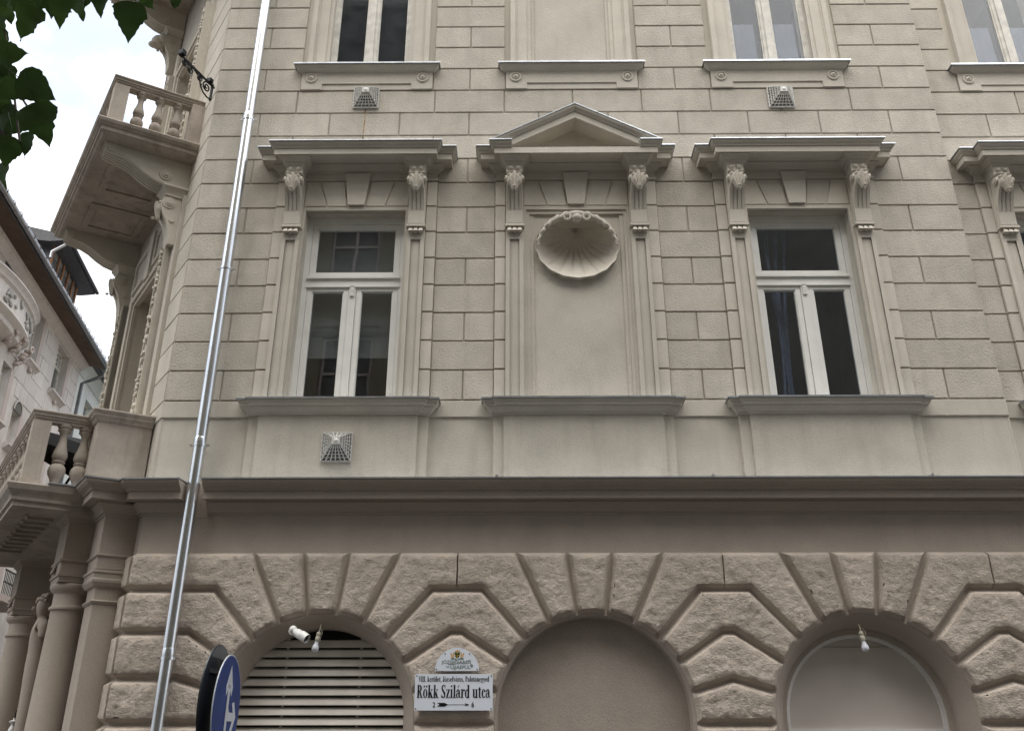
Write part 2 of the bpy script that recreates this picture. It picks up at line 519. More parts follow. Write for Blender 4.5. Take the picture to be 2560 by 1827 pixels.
JA = [-3.42, -2.49, -1.565, -0.647, 0.27, 1.188, 2.106, 3.025, 3.955, 4.876]   # joints, even courses
JB = [-2.95, -2.03, -1.11, -0.183, 0.726, 1.642, 2.557, 3.485, 4.412]           # joints, odd courses
def run_blocks(x0, x1, joints, z0, z1, parent, y=0.0):
    xs = [x0] + [j for j in joints if x0 + 0.12 < j < x1 - 0.12] + [x1]
    for a, c in zip(xs[:-1], xs[1:]):
        ash(a, c, z0, z1, parent, y)
for k in range(0, 19):
    z0, z1 = zc_(k), zc_(k + 1)
    if k <= 8: cut = [(x - 1.008, x + 1.008) for x in WX[:3]]
    elif k <= 11: cut = []
    elif k == 12: cut = [(x - 0.885, x + 0.885) for x in WX[:3]]
    else: cut = [(x - 0.895, x + 0.895) for x in WX[:3]]
    edges = [XC + 0.002] + [e for c in cut for e in c] + [XE]
    for a, c in zip(edges[::2], edges[1::2]):
        run_blocks(a, c, JA if k % 2 == 0 else ([] if (cut and k != 12) else JB), z0, z1, WALL)
    # set-back part right of the bay
    if k <= 8: iv = [(XE, WX[3] - 1.008), (WX[3] + 1.008, 9.2)]
    elif k <= 11: iv = [(XE, 9.2)]
    elif k == 12: iv = [(XE, WX[3] - 0.885), (WX[3] + 0.885, 9.2)]
    else: iv = [(XE, WX[3] - 0.895), (WX[3] + 0.895, 9.2)]
    for a, c in iv:
        run_blocks(a + 0.004, c, [6.21, 7.13, 8.05] if k % 2 == 0 else [6.67, 7.6, 8.5], z0, z1, WALL2, RC)
# plain band below the first course
for a, c, y, w in ([(XC, WX[0] - 1.008, 0, WALL), (WX[0] + 1.008, WX[1] - 1.008, 0, WALL), (WX[1] + 1.008, WX[2] - 1.008, 0, WALL),
                    (WX[2] + 1.008, XE, 0, WALL), (XE + 0.004, WX[3] - 1.008, RC, WALL2)]):
    b = MB(); b.block(a, c, 4.985, Z0 - 0.008, y + 0.03, y, 0.005); b.build('band_course', 'up', w)

# ------------------------------------------------------------------ first-floor window surrounds
ROOM_N = [0]
def acanthus(b, cx, y, z, sc=1.0):
    # drooping leaf on a console front: one lobed sheet with a midrib, tip curled outwards
    NU, NV = 14, 22; vs = []; fs = []
    for j in range(NV + 1):
        v = j / NV
        lob = 0.82 + 0.20 * abs(math.sin(v * math.pi * 3.3 + 0.25)) ** 0.7
        w = (0.108 - 0.070 * v ** 1.7) * lob
        if v > 0.93: w *= (1 - v) / 0.07 * 0.8 + 0.2
        fall = -0.004 + 0.030 * (v - 0.35) ** 2 * 4 - 0.055 * max(0.0, v - 0.62)
        for i in range(NU + 1):
            u = -1 + 2 * i / NU
            yy = 0.016 - 0.036 * math.cos(u * 1.35) + fall * 0.8
            yy -= 0.021 * math.cos(u * 9.5 + v * 2.0 * (1 if u > 0 else -1)) * (1 - 0.5 * v)
            yy -= 0.012 * math.exp(-(u * 6) ** 2)
            dz = -0.030 * abs(u) * math.cos(v * 12.0) * 0.6 - 0.012 * u * u
            vs.append((cx + u * w * sc, y + yy * sc, z + (0.115 - 0.235 * v + dz) * sc))
    for j in range(NV):
        for i in range(NU):
            a = j * (NU + 1) + i
            fs.append((a, a + 1, a + NU + 2, a + NU + 1))
    b.add(vs, fs)
    b.ell((cx, y - 0.040 * sc, z - 0.118 * sc), (0.030 * sc, 0.022 * sc, 0.014 * sc), None, 8, 5)

def console(cx, parent, m, mat='trim', name='console'):
    b = MB(m)
    w = 0.101
    body = [(-0.03, 8.262), (-0.205, 8.262), (-0.212, 8.135), (-0.235, 8.115), (-0.256, 8.07), (-0.258, 8.01), (-0.238, 7.94),
            (-0.190, 7.875), (-0.150, 7.80), (-0.118, 7.71), (-0.098, 7.60), (-0.094, 7.50), (-0.094, 7.46), (-0.03, 7.46)]
    b.side(body, cx - w + 0.012, cx + w - 0.012)
    # reeds over the lower part
    reed = [(-0.03, 7.915), (-0.226, 7.915), (-0.198, 7.872), (-0.159, 7.80), (-0.128, 7.71), (-0.112, 7.655), (-0.03, 7.655)]
    for i in range(4):
        x = cx - w + 0.004 + i * 0.0515
        b.side(reed, x, x + 0.038)
    low = [(-0.03, 7.655), (-0.112, 7.655), (-0.106, 7.60), (-0.103, 7.48), (-0.03, 7.48)]
    b.side(low, cx - w, cx + w)
    # upper block with two bosses, small roll below it
    b.box(cx - w, cx + w, -0.222, -0.03, 8.140, 8.262)
    for sx in (-1, 1):
        b.ell((cx + sx * 0.045, -0.224, 8.205), (0.032, 0.026, 0.030), None, 10, 6)
        # side volutes
        for rr, yy in ((0.052, 0.012), (0.030, 0.022)):
            pts = [( -0.205 + rr * math.cos(2 * math.pi * i / 12), 8.045 + rr * math.sin(2 * math.pi * i / 12)) for i in range(12)]
            b.side(pts, cx + sx * (w - 0.015), cx + sx * (w + yy))
    b.side([(-0.20, 8.138), (-0.246, 8.138), (-0.258, 8.128), (-0.246, 8.116), (-0.20, 8.116)], cx - w - 0.004, cx + w + 0.004)
    acanthus(b, cx, -0.262, 8.000, 1.0)
    o = b.build(name, mat, parent, smooth=40)
    # ledge and drops below
    g = MB(m)
    g.box(cx - 0.122, cx + 0.122, -0.112, -0.03, 7.438, 7.452)
    g.box(cx - 0.118, cx + 0.118, -0.106, -0.03, 7.452, 7.472)
    for i in (-1, 0, 1):
        x = cx + i * 0.062
        vs = [(x - 0.016, -0.088, 7.434), (x + 0.016, -0.088, 7.434), (x + 0.016, -0.04, 7.434), (x - 0.016, -0.04, 7.434),
              (x - 0.029, -0.126, 7.366), (x + 0.029, -0.126, 7.366), (x + 0.029, -0.04, 7.366), (x - 0.029, -0.04, 7.366)]
        g.add(vs, [(0, 1, 2, 3), (7, 6, 5, 4), (0, 4, 5, 1), (1, 5, 6, 2), (2, 6, 7, 3), (3, 7, 4, 0)])
        g.ell((x, -0.095, 7.356), (0.018, 0.018, 0.014), None, 8, 5)
    g.build('drops', mat, parent, smooth=35)
    return o

CROWN = [(-0.12, 8.512), (0.232, 8.512), (0.235, 8.500), (0.231, 8.484), (0.216, 8.466), (0.203, 8.456), (0.198, 8.446), (0.198, 8.438),
         (0.184, 8.438), (0.184, 8.352), (0.170, 8.352), (0.165, 8.364), (-0.12, 8.372)]
CRTOP = CROWN[:8] + [(0.180, 8.434), (-0.12, 8.434)]
CORON = [(-0.12, 8.437), (0.184, 8.437), (0.184, 8.352), (0.170, 8.352), (0.165, 8.364), (-0.12, 8.372)]
def surround(i, kind):
    cx, oy = WX[i], WY[i]
    m = Matrix.Translation((cx, oy, 0))
    # pilasters with sunk panels, plus the plain frame round the opening
    b = MB(m)
    for s in (-1, 1):
        def bx(x0, x1, *a): b.box(*(sorted((s * x0, s * x1))), *a)
        bx(0.662, 0.880, -0.042, 0.03, 5.05, 7.46)
        bx(0.662, 0.712, -0.064, -0.040, 5.05, 7.46)
        bx(0.830, 0.880, -0.064, -0.040, 5.05, 7.46)
        bx(0.712, 0.830, -0.064, -0.040, 7.275, 7.46)
        bx(0.70, 0.712, -0.055, -0.04, 5.05, 7.275)
        bx(0.83, 0.842, -0.055, -0.04, 5.05, 7.275)
        bx(0.662, 0.878, -0.064, 0.03, 7.461, 8.262)
        bx(HW, 0.662, -0.030, 0.03, 5.05, 7.72)
    b.box(-0.66, 0.66, -0.030, 0.03, 7.72, 7.768)
    SUR = b.build('window_surround', 'trim', BLD)
    # quoin strips at the sides: one block per course
    for s in (-1, 1):
        x0, x1 = sorted((s * 0.884, s * 1.010))
        for k in range(8):
            q = MB(m); q.block(x0, x1, zc_(k) + 0.010, zc_(k + 1) - 0.010, 0.03, -0.030, 0.004); q.build('strip_block', 'trim', SUR)
    # flat arch: voussoirs and keystone
    zt, zb = 8.140, 7.785
    xb = [-0.660, -0.365, -0.110]; xt = [-0.660, -0.470, -0.165]
    g = 0.011
    for s in (-1, 1):
        for a in range(2):
            poly = [(s * (xb[a] + g), zb), (s * (xb[a + 1] - g), zb), (s * (xt[a + 1] - g), zt), (s * (xt[a] + g), zt)]
            if s < 0: poly = poly[::-1]
            q = MB(m); q.prism(poly, -0.031, 0.03); q.build('voussoir', 'trim', SUR)
    q = MB(m); q.prism([(-0.103, zb), (0.103, zb), (0.158, 8.25), (-0.158, 8.25)], -0.062, 0.03); q.build('keystone', 'trim', SUR)
    # backing behind the joints
    q = MB(m); q.box(-0.662, 0.662, -0.019, 0.03, 7.768, 8.16); q.build('frieze_back', 'up', SUR)
    # frieze and bed mould
    q = MB(m)
    q.box(-1.010, 1.010, -0.030, 0.05, 8.155, 8.38)
    q.sweep([(-1.010, 0.05), (-1.010, -0.030), (1.010, -0.030), (1.010, 0.05)],
            [(-0.02, 8.378), (0.085, 8.378), (0.085, 8.352), (0.062, 8.340), (0.036, 8.305), (0.030, 8.290), (0.030, 8.278), (0.012, 8.278), (0.008, 8.262), (-0.02, 8.262)])
    q.sweep([(-1.010, 0.05), (-1.010, -0.030), (1.010, -0.030), (1.010, 0.05)],
            [(-0.02, 8.185), (0.014, 8.185), (0.014, 8.158), (-0.02, 8.158)])
    q.build('frieze', 'trim', SUR)
    # consoles and their flaring caps
    for s in (-1, 1):
        ccx = s * 0.770
        console(ccx, SUR, m)
        q = MB(m)
        q.sweep([(ccx - 0.102, 0.0), (ccx - 0.102, -0.222), (ccx + 0.102, -0.222), (ccx + 0.102, 0.0)],
                [(-0.05, 8.375), (0.085, 8.375), (0.085, 8.352), (0.066, 8.342), (0.040, 8.312), (0.032, 8.298), (0.020, 8.298), (0.014, 8.272), (0.0, 8.262), (-0.05, 8.262)])
        q.build('console_cap', 'trim', SUR)
    path = [(-1.010, 0.06), (-1.010, -0.030), (-0.835, -0.030), (-0.835, -0.152), (0.835, -0.152), (0.835, -0.030), (1.010, -0.030), (1.010, 0.06)]
    if kind != 'pediment':
        q = MB(m); q.sweep(path, CROWN); q.build('cornice', 'trim', SUR)
        q = MB(m)
        q.sweep(path, [(-0.02, 8.530), (0.247, 8.522), (0.249, 8.518), (0.249, 8.508), (0.245, 8.508), (0.245, 8.513), (-0.02, 8.520)])
        q.build('flashing', 'zinc', SUR)
    else:
        q = MB(m)
        q.sweep(path, CORON)
        q.sweep(path[:4] + [(-0.80, -0.152)], CRTOP); q.sweep([(0.80, -0.152)] + path[4:], CRTOP)
        q.build('cornice', 'trim', SUR)
        # raking cornices: profile swept up to the apex, mitred on the centre line
        ang = math.atan2(0.562, 1.068)
        q = MB(m); fl = MB(m)
        y0 = -0.152
        for s in (-1, 1):
            prof = [(-0.12, 0.0), (0.233, 0.0), (0.235, -0.012), (0.229, -0.032), (0.214, -0.048), (0.202, -0.058), (0.198, -0.070),
                    (0.184, -0.074), (0.184, -0.158), (0.165, -0.162), (-0.12, -0.162)]
            for (dst, pr) in ((q, prof), (fl, [(-0.12, 0.012), (0.243, 0.010), (0.243, -0.003), (0.239, -0.003), (0.239, 0.002), (-0.12, 0.002)])):
                vs = []; k = len(pr)
                for p, dz in pr:      # lower end: trimmed where it reaches the horizontal corona
                    x = 1.068 - (0.235 - p) * 0.55
                    zl = 8.512 + dz / math.cos(ang) + (1.068 - x) * math.tan(ang)
                    if zl < 8.436:
                        x -= (8.436 - zl) / math.tan(ang); zl = 8.436
                    vs.append((s * x, y0 - p, zl))
                for p, dz in pr:
                    vs.append((0.0, y0 - p, 8.512 + 1.068 * math.tan(ang) + dz / math.cos(ang)))
                fs = [(j, (j + 1) % k, (j + 1) % k + k, j + k) for j in range(k)] + [tuple(range(k))]
                dst.add(vs, fs)
        q.build('raking_cornice', 'trim', SUR)
        fl.sweep(path[:4] + [(-0.80, -0.152)], [(-0.02, 8.530), (0.247, 8.522), (0.249, 8.518), (0.249, 8.508), (0.245, 8.508), (0.245, 8.513), (-0.02, 8.520)])
        fl.sweep([(0.80, -0.152)] + path[4:], [(-0.02, 8.530), (0.247, 8.522), (0.249, 8.518), (0.249, 8.508), (0.245, 8.508), (0.245, 8.513), (-0.02, 8.520)])
        fl.build('flashing', 'zinc', SUR)
        q = MB(m); q.prism([(-0.95, 8.43), (0.95, 8.43), (0, 8.95)], -0.075, 0.0)
        q.build('tympanum', 'trim', SUR)
    # sill and apron
    q = MB(m)
    spath = [(-1.010, 0.05), (-1.010, -0.030), (-0.895, -0.030), (-0.895, -0.060), (0.895, -0.060), (0.895, -0.030), (1.010, -0.030), (1.010, 0.05)]
    q.sweep(spath, [(-0.10, 5.150), (0.120, 5.150), (0.122, 5.138), (0.112, 5.118), (0.100, 5.100), (0.100, 5.082), (0.078, 5.080), (0.070, 5.060), (0.046, 5.034), (0.028, 5.018), (0.022, 5.002), (0.022, 4.990), (-0.10, 4.990)])
    q.build('sill', 'trim', SUR)
    q = MB(m); q.sweep(spath, [(-0.02, 5.170), (0.136, 5.161), (0.136, 5.141), (0.131, 5.141), (0.131, 5.152), (-0.02, 5.159)])
    q.build('sill_flashing', 'zinc', SUR)
    q = MB(m); q.box(-1.010, 1.010, -0.030, 0.03, 4.10, 4.989); q.box(-0.895, 0.895, -0.060, -0.03, 4.10, 4.989)
    q.build('apron', 'up', SUR)
    return SUR, m

def new_window(i, SUR, m):
    # tall new window: fanlight above, two sashes below
    b = MB(m)
    y0, y1 = 0.150, 0.21
    F = lambda x0, x1, z0, z1, ya=y0, yb=y1: b.box(x0, x1, ya, yb, z0, z1)
    F(-0.640, -0.560, 5.06, 7.76); F(0.560, 0.640, 5.06, 7.76); F(-0.560, 0.560, 7.628, 7.76)
    F(-0.560, 0.560, 6.742, 6.852)                         # transom
    F(-0.044, 0.044, 5.06, 6.742)                          # mullion
    F(-0.560, 0.560, 5.06, 5.11)
    for z in (6.690, 6.660, 6.630, 6.602): F(-0.022, 0.022, z, z + 0.022, y0 - 0.022, y0 + 0.01)
    F(-0.024, 0.024, 6.60, 6.742, y0 - 0.012, y0 + 0.01)
    W = b.build('window', 'frame', BLD)
    def sash(x0, x1, z0, z1, w):
        s = MB(m); ya, yb = y0 + 0.012, y1 + 0.01
        g = 0.004
        x0 += g; x1 -= g; z0 += g; z1 -= g
        for a, c, e, f in ((x0, x0 + w, z0, z1), (x1 - w, x1, z0, z1), (x0 + w, x1 - w, z1 - w, z1), (x0 + w, x1 - w, z0, z0 + w * 1.25)):
            s.box(a, c, ya, yb, e, f)
        bw = 0.012                                          # glazing bead
        for a, c, e, f in ((x0 + w, x0 + w + bw, z0 + w, z1 - w), (x1 - w - bw, x1 - w, z0 + w, z1 - w), (x0 + w, x1 - w, z1 - w - bw, z1 - w), (x0 + w, x1 - w, z0 + w * 1.25, z0 + w * 1.25 + bw)):
            s.box(a, c, ya + 0.010, yb - 0.005, e, f)
        s.build('sash', 'frame', W)
        p = MB(m); p.box(x0 + w - 0.01, x1 - w + 0.01, ya + 0.024, ya + 0.030, z0 + w - 0.01, z1 - w + 0.01)
        p.build('pane', 'glass', W)
    sash(-0.560, 0.560, 6.852, 7.628, 0.062)
    sash(-0.560, -0.044, 5.11, 6.742, 0.060)
    sash(0.044, 0.560, 5.11, 6.742, 0.060)
    # weather bars under the fanlight
    s = MB(m); s.box(-0.570, 0.570, y0 - 0.018, y0 + 0.012, 6.858, 6.880); s.box(-0.575, 0.575, y0 - 0.026, y0 + 0.012, 6.842, 6.852); s.box(-0.575, 0.575, y0 - 0.012, y0 + 0.01, 6.726, 6.740)
    s.build('weather_bar', 'frame', W)
    return W

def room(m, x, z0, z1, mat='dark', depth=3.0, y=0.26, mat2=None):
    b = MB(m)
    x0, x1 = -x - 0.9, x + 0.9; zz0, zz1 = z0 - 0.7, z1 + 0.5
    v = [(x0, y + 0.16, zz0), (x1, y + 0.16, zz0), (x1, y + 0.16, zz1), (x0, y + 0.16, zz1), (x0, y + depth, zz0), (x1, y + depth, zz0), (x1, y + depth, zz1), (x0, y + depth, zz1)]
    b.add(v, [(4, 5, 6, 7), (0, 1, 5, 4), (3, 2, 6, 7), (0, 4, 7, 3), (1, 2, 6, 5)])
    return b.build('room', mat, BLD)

M['cabl'] = simple('blue_curtain', (0.085, 0.115, 0.20), rough=0.6, vary=0.25, scale=14)
M['curt'] = simple('white_curtain', (0.13, 0.145, 0.17), rough=0.9, vary=0.2, scale=3)
M['shade'] = simple('grey_reflection', (0.20, 0.20, 0.185), rough=0.9, vary=0.15, scale=2)  # grey tone of the reflected facade, given to a sheet
for i, kd in ((0, 'flat'), (1, 'pediment'), (2, 'flat'), (3, 'flat')):
    SUR, m = surround(i, kd)
    if i != 1:
        W = new_window(i, SUR, m)
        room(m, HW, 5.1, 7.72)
        if i == 0:
            # grey sheet behind the left-hand panes, standing in for the reflected facade opposite
            q = MB(m); q.box(-0.60, 0.60, 0.34, 0.345, 5.86, 7.9); q.build('reflection_sheet', 'shade', W)
        if i == 2:
            for j, (px, w) in enumerate(((-0.36, 0.020), (-0.31, 0.022), (-0.24, 0.05), (-0.17, 0.035))):
                pts = [(px + 0.05 * math.sin(1.7 * t + j) + 0.03 * t, 0.42 + 0.03 * j, 5.0 + t) for t in [0.28 * k for k in range(11)]]
                q = MB(m); q.tube(pts, [w * (0.75 + 0.3 * math.sin(t * 1.1 + j)) for t in range(11)], 8); q.build('curtain_fold', 'cabl', W, smooth=60)
        # reveal faces come from the wall core; inner sill board
        q = MB(m); q.box(-HW - 0.01, HW + 0.01, -0.02, 0.16, 5.085, 5.118); q.build('inner_sill', 'zinc', W)

# ------------------------------------------------------------------ shell niche
m = Matrix.Translation((WX[1], 0, 0))
NP = MB(m)
sz0, sz1, shx = 6.735, 7.640, 0.507
scx, scz, srz = 0.0, (sz0 + sz1) / 2, (sz1 - sz0) / 2
hole = [(scx + 0.97 * shx * math.cos(2 * math.pi * i / 40), scz + 0.97 * srz * math.sin(2 * math.pi * i / 40)) for i in range(40)]
vo, fo = tri_fill([(-0.66, 5.08), (0.66, 5.08), (0.66, 7.74), (-0.66, 7.74)], [hole])
NP.add([(p.x, 0.022, p.y) for p in vo], fo)
NICHE = NP.build('niche_panel', 'up', BLD)
q = MB(m)
for s in (-1, 1):
    a, c = sorted((s * 0.585, s * 0.66)); q.box(a, c, -0.012, 0.024, 5.1, 7.72)
    a, c = sorted((s * 0.535, s * 0.585)); q.box(a, c, 0.006, 0.024, 5.1, 7.72)
q.box(-0.584, 0.584, -0.010, 0.024, 7.668, 7.719)
q.build('niche_frame', 'trim', NICHE)
# raised rim on the panel round the upper half of the shell
q = MB(m)
n_ = 28; pr = []
for i in range(n_ + 1):
    a = math.pi * i / n_
    pr.append((math.cos(a), math.sin(a)))
vs = []; fs = []
for cx_, sz_ in pr:
    for r_, y_ in ((1.07, 0.024), (1.07, -0.004), (1.00, -0.004), (1.00, 0.024)):
        tp_ = max(0.0, sz_) ** 0.7
        r_ = 0.985 + (r_ - 0.985) * tp_; y_ = y_ if y_ > 0.02 else 0.021 + (y_ - 0.021) * tp_
        vs.append((cx_ * shx * r_ * 1.02, y_, scz + 0.06 + sz_ * srz * r_ * 0.94))
for i in range(n_):
    for j in range(4):
        fs.append((i * 4 + j, i * 4 + (j + 1) % 4, (i + 1) * 4 + (j + 1) % 4, (i + 1) * 4 + j))
q.add(vs, fs); q.build('niche_arch', 'up', NICHE, smooth=40)
# scallop: ribs fan out from the hinge at the top, the lower lip leans forward
q = MB(m)
NA, NR, RIB = 300, 14, 36.0
hx, hz = 0.0, sz1 - 0.075
vs = []; fs = []
def rim(a):
    x = shx * math.cos(a); z = scz + srz * math.sin(a)
    return x, z
def rimy(z):
    t = (sz1 - z) / (sz1 - sz0)
    return -0.036 - 0.030 * max(0.0, t)
for i in range(NA):
    a = 2 * math.pi * i / NA
    rx, rz = rim(a)
    fan = math.atan2(rx - hx, hz - rz)                 # angle seen from the hinge, 0 = straight down
    rib = math.cos(fan * RIB / 1.25)
    sc = 1.0 + ((0.012 * rib - 0.012 * math.exp(-((1 + rib) * 3.2) ** 2)) if rz < hz else 0.0)
    rx, rz = rx * sc, scz + (rz - scz) * sc
    ry = rimy(rz)
    for j in range(NR + 1):
        t = j / NR
        x = hx + (rx - hx) * t; z = hz + (rz - hz) * t
        rho = min(1.0, math.hypot(x / shx, (z - scz) / srz) / max(1e-4, math.hypot(rx / shx, (rz - scz) / srz)))
        bowl = math.sqrt(max(0.0, 1 - rho ** 2)) * (0.285 + 0.12 * (z - scz) / srz)
        y = rimy(z) + bowl
        if rz < hz - 0.02: y += (0.012 * math.exp(-((1 + rib) * 3.2) ** 2) - 0.0025 * rib) * min(1.0, t * 1.8)
        vs.append((x, y, z))
    vs.append((rx * 1.012, ry + 0.012, scz + (rz - scz) * 1.012))
    vs.append((rx * 0.985, 0.03, scz + (rz - scz) * 0.985))
K = NR + 3
for i in range(NA):
    for j in range(K - 1):
        a = i * K + j; b2 = ((i + 1) % NA) * K + j
        fs.append((a, b2, b2 + 1, a + 1))
q.add(vs, fs); q.build('scallop_shell', 'trim', NICHE, smooth=50)
q = MB(m)
for s in (-1, 1):
    pts = []; rr = []
    for i in range(19):                                # thick leafy rim along the top of the shell
        a = R(78 - i * 4.3)
        k_ = 0.950 + 0.018 * math.sin(i * 2.1)
        pts.append((s * shx * k_ * math.cos(a), -0.062 - 0.010 * math.sin(i * 1.7), scz + srz * k_ * math.sin(a))); rr.append((0.050 - 0.0022 * i) * (0.80 + 0.26 * abs(math.sin(i * 1.25))))
    q.tube(pts, rr, 9)
    sp = []
    for t in range(15):                                # scroll turning in beside the centre
        a = R(70 + t * 27); r_ = 0.064 * (1 - t / 19)
        sp.append((s * (0.128 - r_ * math.cos(a) * -1), -0.085 - 0.001 * t, sz1 - 0.075 + r_ * math.sin(a)))
    q.tube(sp, [0.024 - 0.0009 * t for t in range(15)], 8)
q.ell((0, -0.055, sz1 - 0.022), (0.140, 0.062, 0.056), None, 14, 8)
q.ell((0, -0.070, sz1 - 0.075), (0.075, 0.060, 0.055), None, 12, 8)
q.build('shell_crest', 'trim', NICHE, smooth=60)

# ------------------------------------------------------------------ second-floor openings
def upper_surround(i, kind):
    cx, oy = WX[i], WY[i]
    m = Matrix.Translation((cx, oy, 0))
    b = MB(m)
    for s in (-1, 1):
        def bx(x0, x1, *a): b.box(*(sorted((s * x0, s * x1))), *a)
        bx(0.545, 0.600, -0.004, 0.03, 9.98, 12.6)
        bx(0.600, 0.735, -0.022, 0.03, 9.98, 12.6)
        bx(0.735, 0.758, -0.036, 0.03, 9.98, 12.6)
        bx(0.758, 0.822, -0.055, 0.03, 9.98, 12.6)
    U = b.build('upper_surround', 'trim', BLD)
    q = MB(m)
    q.box(-0.885, 0.885, -0.024, 0.03, 9.735, 10.0)
    for s in (-1, 1):
        a, c = sorted((s * 0.600, s * 0.885)); q.box(a, c, -0.024, 0.03, 9.642, 9.735)
        c2 = s * 0.752
        q.ring((c2, 9.828), 0.050, 0.078, -0.024, -0.040)
        q.ell((c2, -0.026, 9.828), (0.046, 0.026, 0.046), None, 12, 6)
        q.ell((c2, -0.046, 9.828), (0.018, 0.018, 0.018), None, 8, 5)
    q.box(-0.60, 0.60, -0.008, 0.03, 9.642, 9.735)
    q.build('apron_board', 'trim', U, smooth=30)
    q = MB(m)
    q.sweep([(-0.890, 0.05), (-0.890, -0.024), (0.890, -0.024), (0.890, 0.05)],
            [(-0.05, 10.008), (0.078, 10.008), (0.080, 9.998), (0.072, 9.982), (0.045, 9.955), (0.020, 9.940), (0.012, 9.930), (0.0, 9.925), (-0.05, 9.925)])
    q.build('upper_sill', 'trim', U)
    q = MB(m)
    q.sweep([(-0.890, 0.05), (-0.890, -0.024), (0.890, -0.024), (0.890, 0.05)], [(-0.02, 10.030), (0.098, 10.020), (0.098, 9.998), (0.093, 9.998), (0.093, 10.011), (-0.02, 10.020)])
    q.build('sill_flashing', 'zinc', U)
    if kind == 'blind':
        q = MB(m); q.box(-0.57, 0.57, 0.03, 0.06, 9.9, 13.0); q.box(-0.60, 0.60, 0.06, 0.1, 9.9, 13.0)
        q.build('blind_panel', 'up', U)
        q = MB(m)
        for s in (-1, 1):
            a, c = sorted((s * 0.50, s * 0.545)); q.box(a, c, 0.012, 0.032, 9.98, 12.6)
        q.build('panel_bead', 'trim', U)
        return
    q = MB(m); y0, y1 = 0.09, 0.15
    for x0, x1 in ((-0.555, -0.490), (0.490, 0.555), (-0.075, 0.075)): q.box(x0, x1, y0, y1, 9.95, 13.0)
    q.box(-0.030, 0.030, y0 - 0.018, y0 + 0.01, 9.95, 13.0)
    q.box(-0.49, -0.075, y0, y1, 9.95, 10.02); q.box(0.075, 0.49, y0, y1, 9.95, 10.02)
    W = q.build('old_window', 'wood', BLD)
    for x0, x1 in ((-0.49, -0.075), (0.075, 0.49)):
        s = MB(m); s.box(x0, x0 + 0.022, y0 + 0.015, y1 - 0.01, 10.02, 13.0); s.box(x1 - 0.022, x1, y0 + 0.015, y1 - 0.01, 10.02, 13.0); s.box(x0 + 0.022, x1 - 0.022, y0 + 0.015, y1 - 0.01, 10.02, 10.05)
        s.build('sash', 'wood', W)
        p = MB(m); p.box(x0 + 0.02, x1 - 0.02, y0 + 0.03, y0 + 0.035, 10.03, 13.0); p.build('pane', 'glass2', W)
        if kind == 'curtain':
            c = MB(m)
            nn = 14; vs = []; fs = []
            for k in range(nn + 1):
                x = x0 - 0.02 + (x1 - x0 - 0.06) * k / nn
                vs += [(x, 0.25 + 0.014 * math.sin(k * 1.3 + x), 9.9), (x, 0.25 + 0.003 * math.sin(k * 1.3 + x + 0.3), 10.92)]
            for k in range(nn): fs.append((2 * k, 2 * k + 2, 2 * k + 3, 2 * k + 1))
            c.add([(v_[0], v_[1] - 0.075, v_[2]) for v_ in vs], fs); c.build('curtain', 'curt', W, smooth=80)
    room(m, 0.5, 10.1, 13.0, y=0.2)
for i, kd in ((0, 'plain'), (1, 'blind'), (2, 'curtain'), (3, 'curtain')):
    upper_surround(i, kd)
# ------------------------------------------------------------------ main cornice above the ground floor
MC = [(-0.10, 4.187), (0.308, 4.187), (0.310, 4.172), (0.302, 4.150), (0.272, 4.122), (0.236, 4.105), (0.222, 4.090), (0.222, 4.078),
      (0.205, 4.078), (0.205, 3.995), (0.190, 3.992), (0.186, 4.000), (0.105, 4.000), (0.105, 3.975), (0.085, 3.960), (0.050, 3.925),
      (0.036, 3.900), (0.036, 3.886), (0.016, 3.884), (0.012, 3.862), (-0.10, 3.858)]
MF = [(-0.02, 4.212), (0.322, 4.196), (0.322, 4.180), (0.317, 4.180), (0.316, 4.190), (-0.02, 4.203)]
b = MB()
b.sweep([(-3.372, 0.0), (12.0, 0.0)], MC)
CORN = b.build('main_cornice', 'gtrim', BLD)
b = MB(); b.sweep([(-3.378, 0.0), (12.0, 0.0)], MF); b.build('cornice_flashing', 'zinc', CORN)
for x in (-0.24, 2.05, 4.36):                                # folded seams of the flashing
    b = MB(); b.box(x - 0.012, x + 0.012, -0.325, -0.02, 4.186, 4.216); b.build('flashing_seam', 'zinc', CORN)
pc = CHF @ Vector((-0.22, 0, 0))
b = MB(); b.sweep([(pc.x, pc.y), (XC, 0.0), (-3.614, 0.0)], MC); b.build('corner_cornice', 'gtrim', CORN)
b = MB(); b.sweep([(pc.x, pc.y), (XC, 0.0), (-3.610, 0.0)], MF); b.build('cornice_flashing', 'zinc', CORN)
b = MB(); b.box(-3.63, -3.36, -0.004, 0.05, 3.84, 4.21); b.build('pipe_notch', 'gtrim', CORN)

# ------------------------------------------------------------------ ground-floor wall with round-arched openings
AX = [-2.040, 0.738, 3.512, 6.29]
AR, AZ, MID = 0.985, 1.84, 1.387
def apt(cx, th, r=AR): return (cx + r * math.sin(R(th)), AZ + r * math.cos(R(th)))
def arch_loop(cx, r, zb, n=30):
    return [(cx - r, zb)] + [(cx + r * math.sin(R(t)), AZ + r * math.cos(R(t))) for t in [-90 + 180 * i / n for i in range(n + 1)]] + [(cx + r, zb)]
b = MB()
vo, fo = tri_fill([(XC, -0.1), (9.0, -0.1), (9.0, 3.87), (XC, 3.87)], [arch_loop(c, AR, -0.05) for c in AX])
b.add([(p.x, 0.0, p.y) for p in vo], fo)
GW = b.build('ground_wall', 'gnd', BLD)
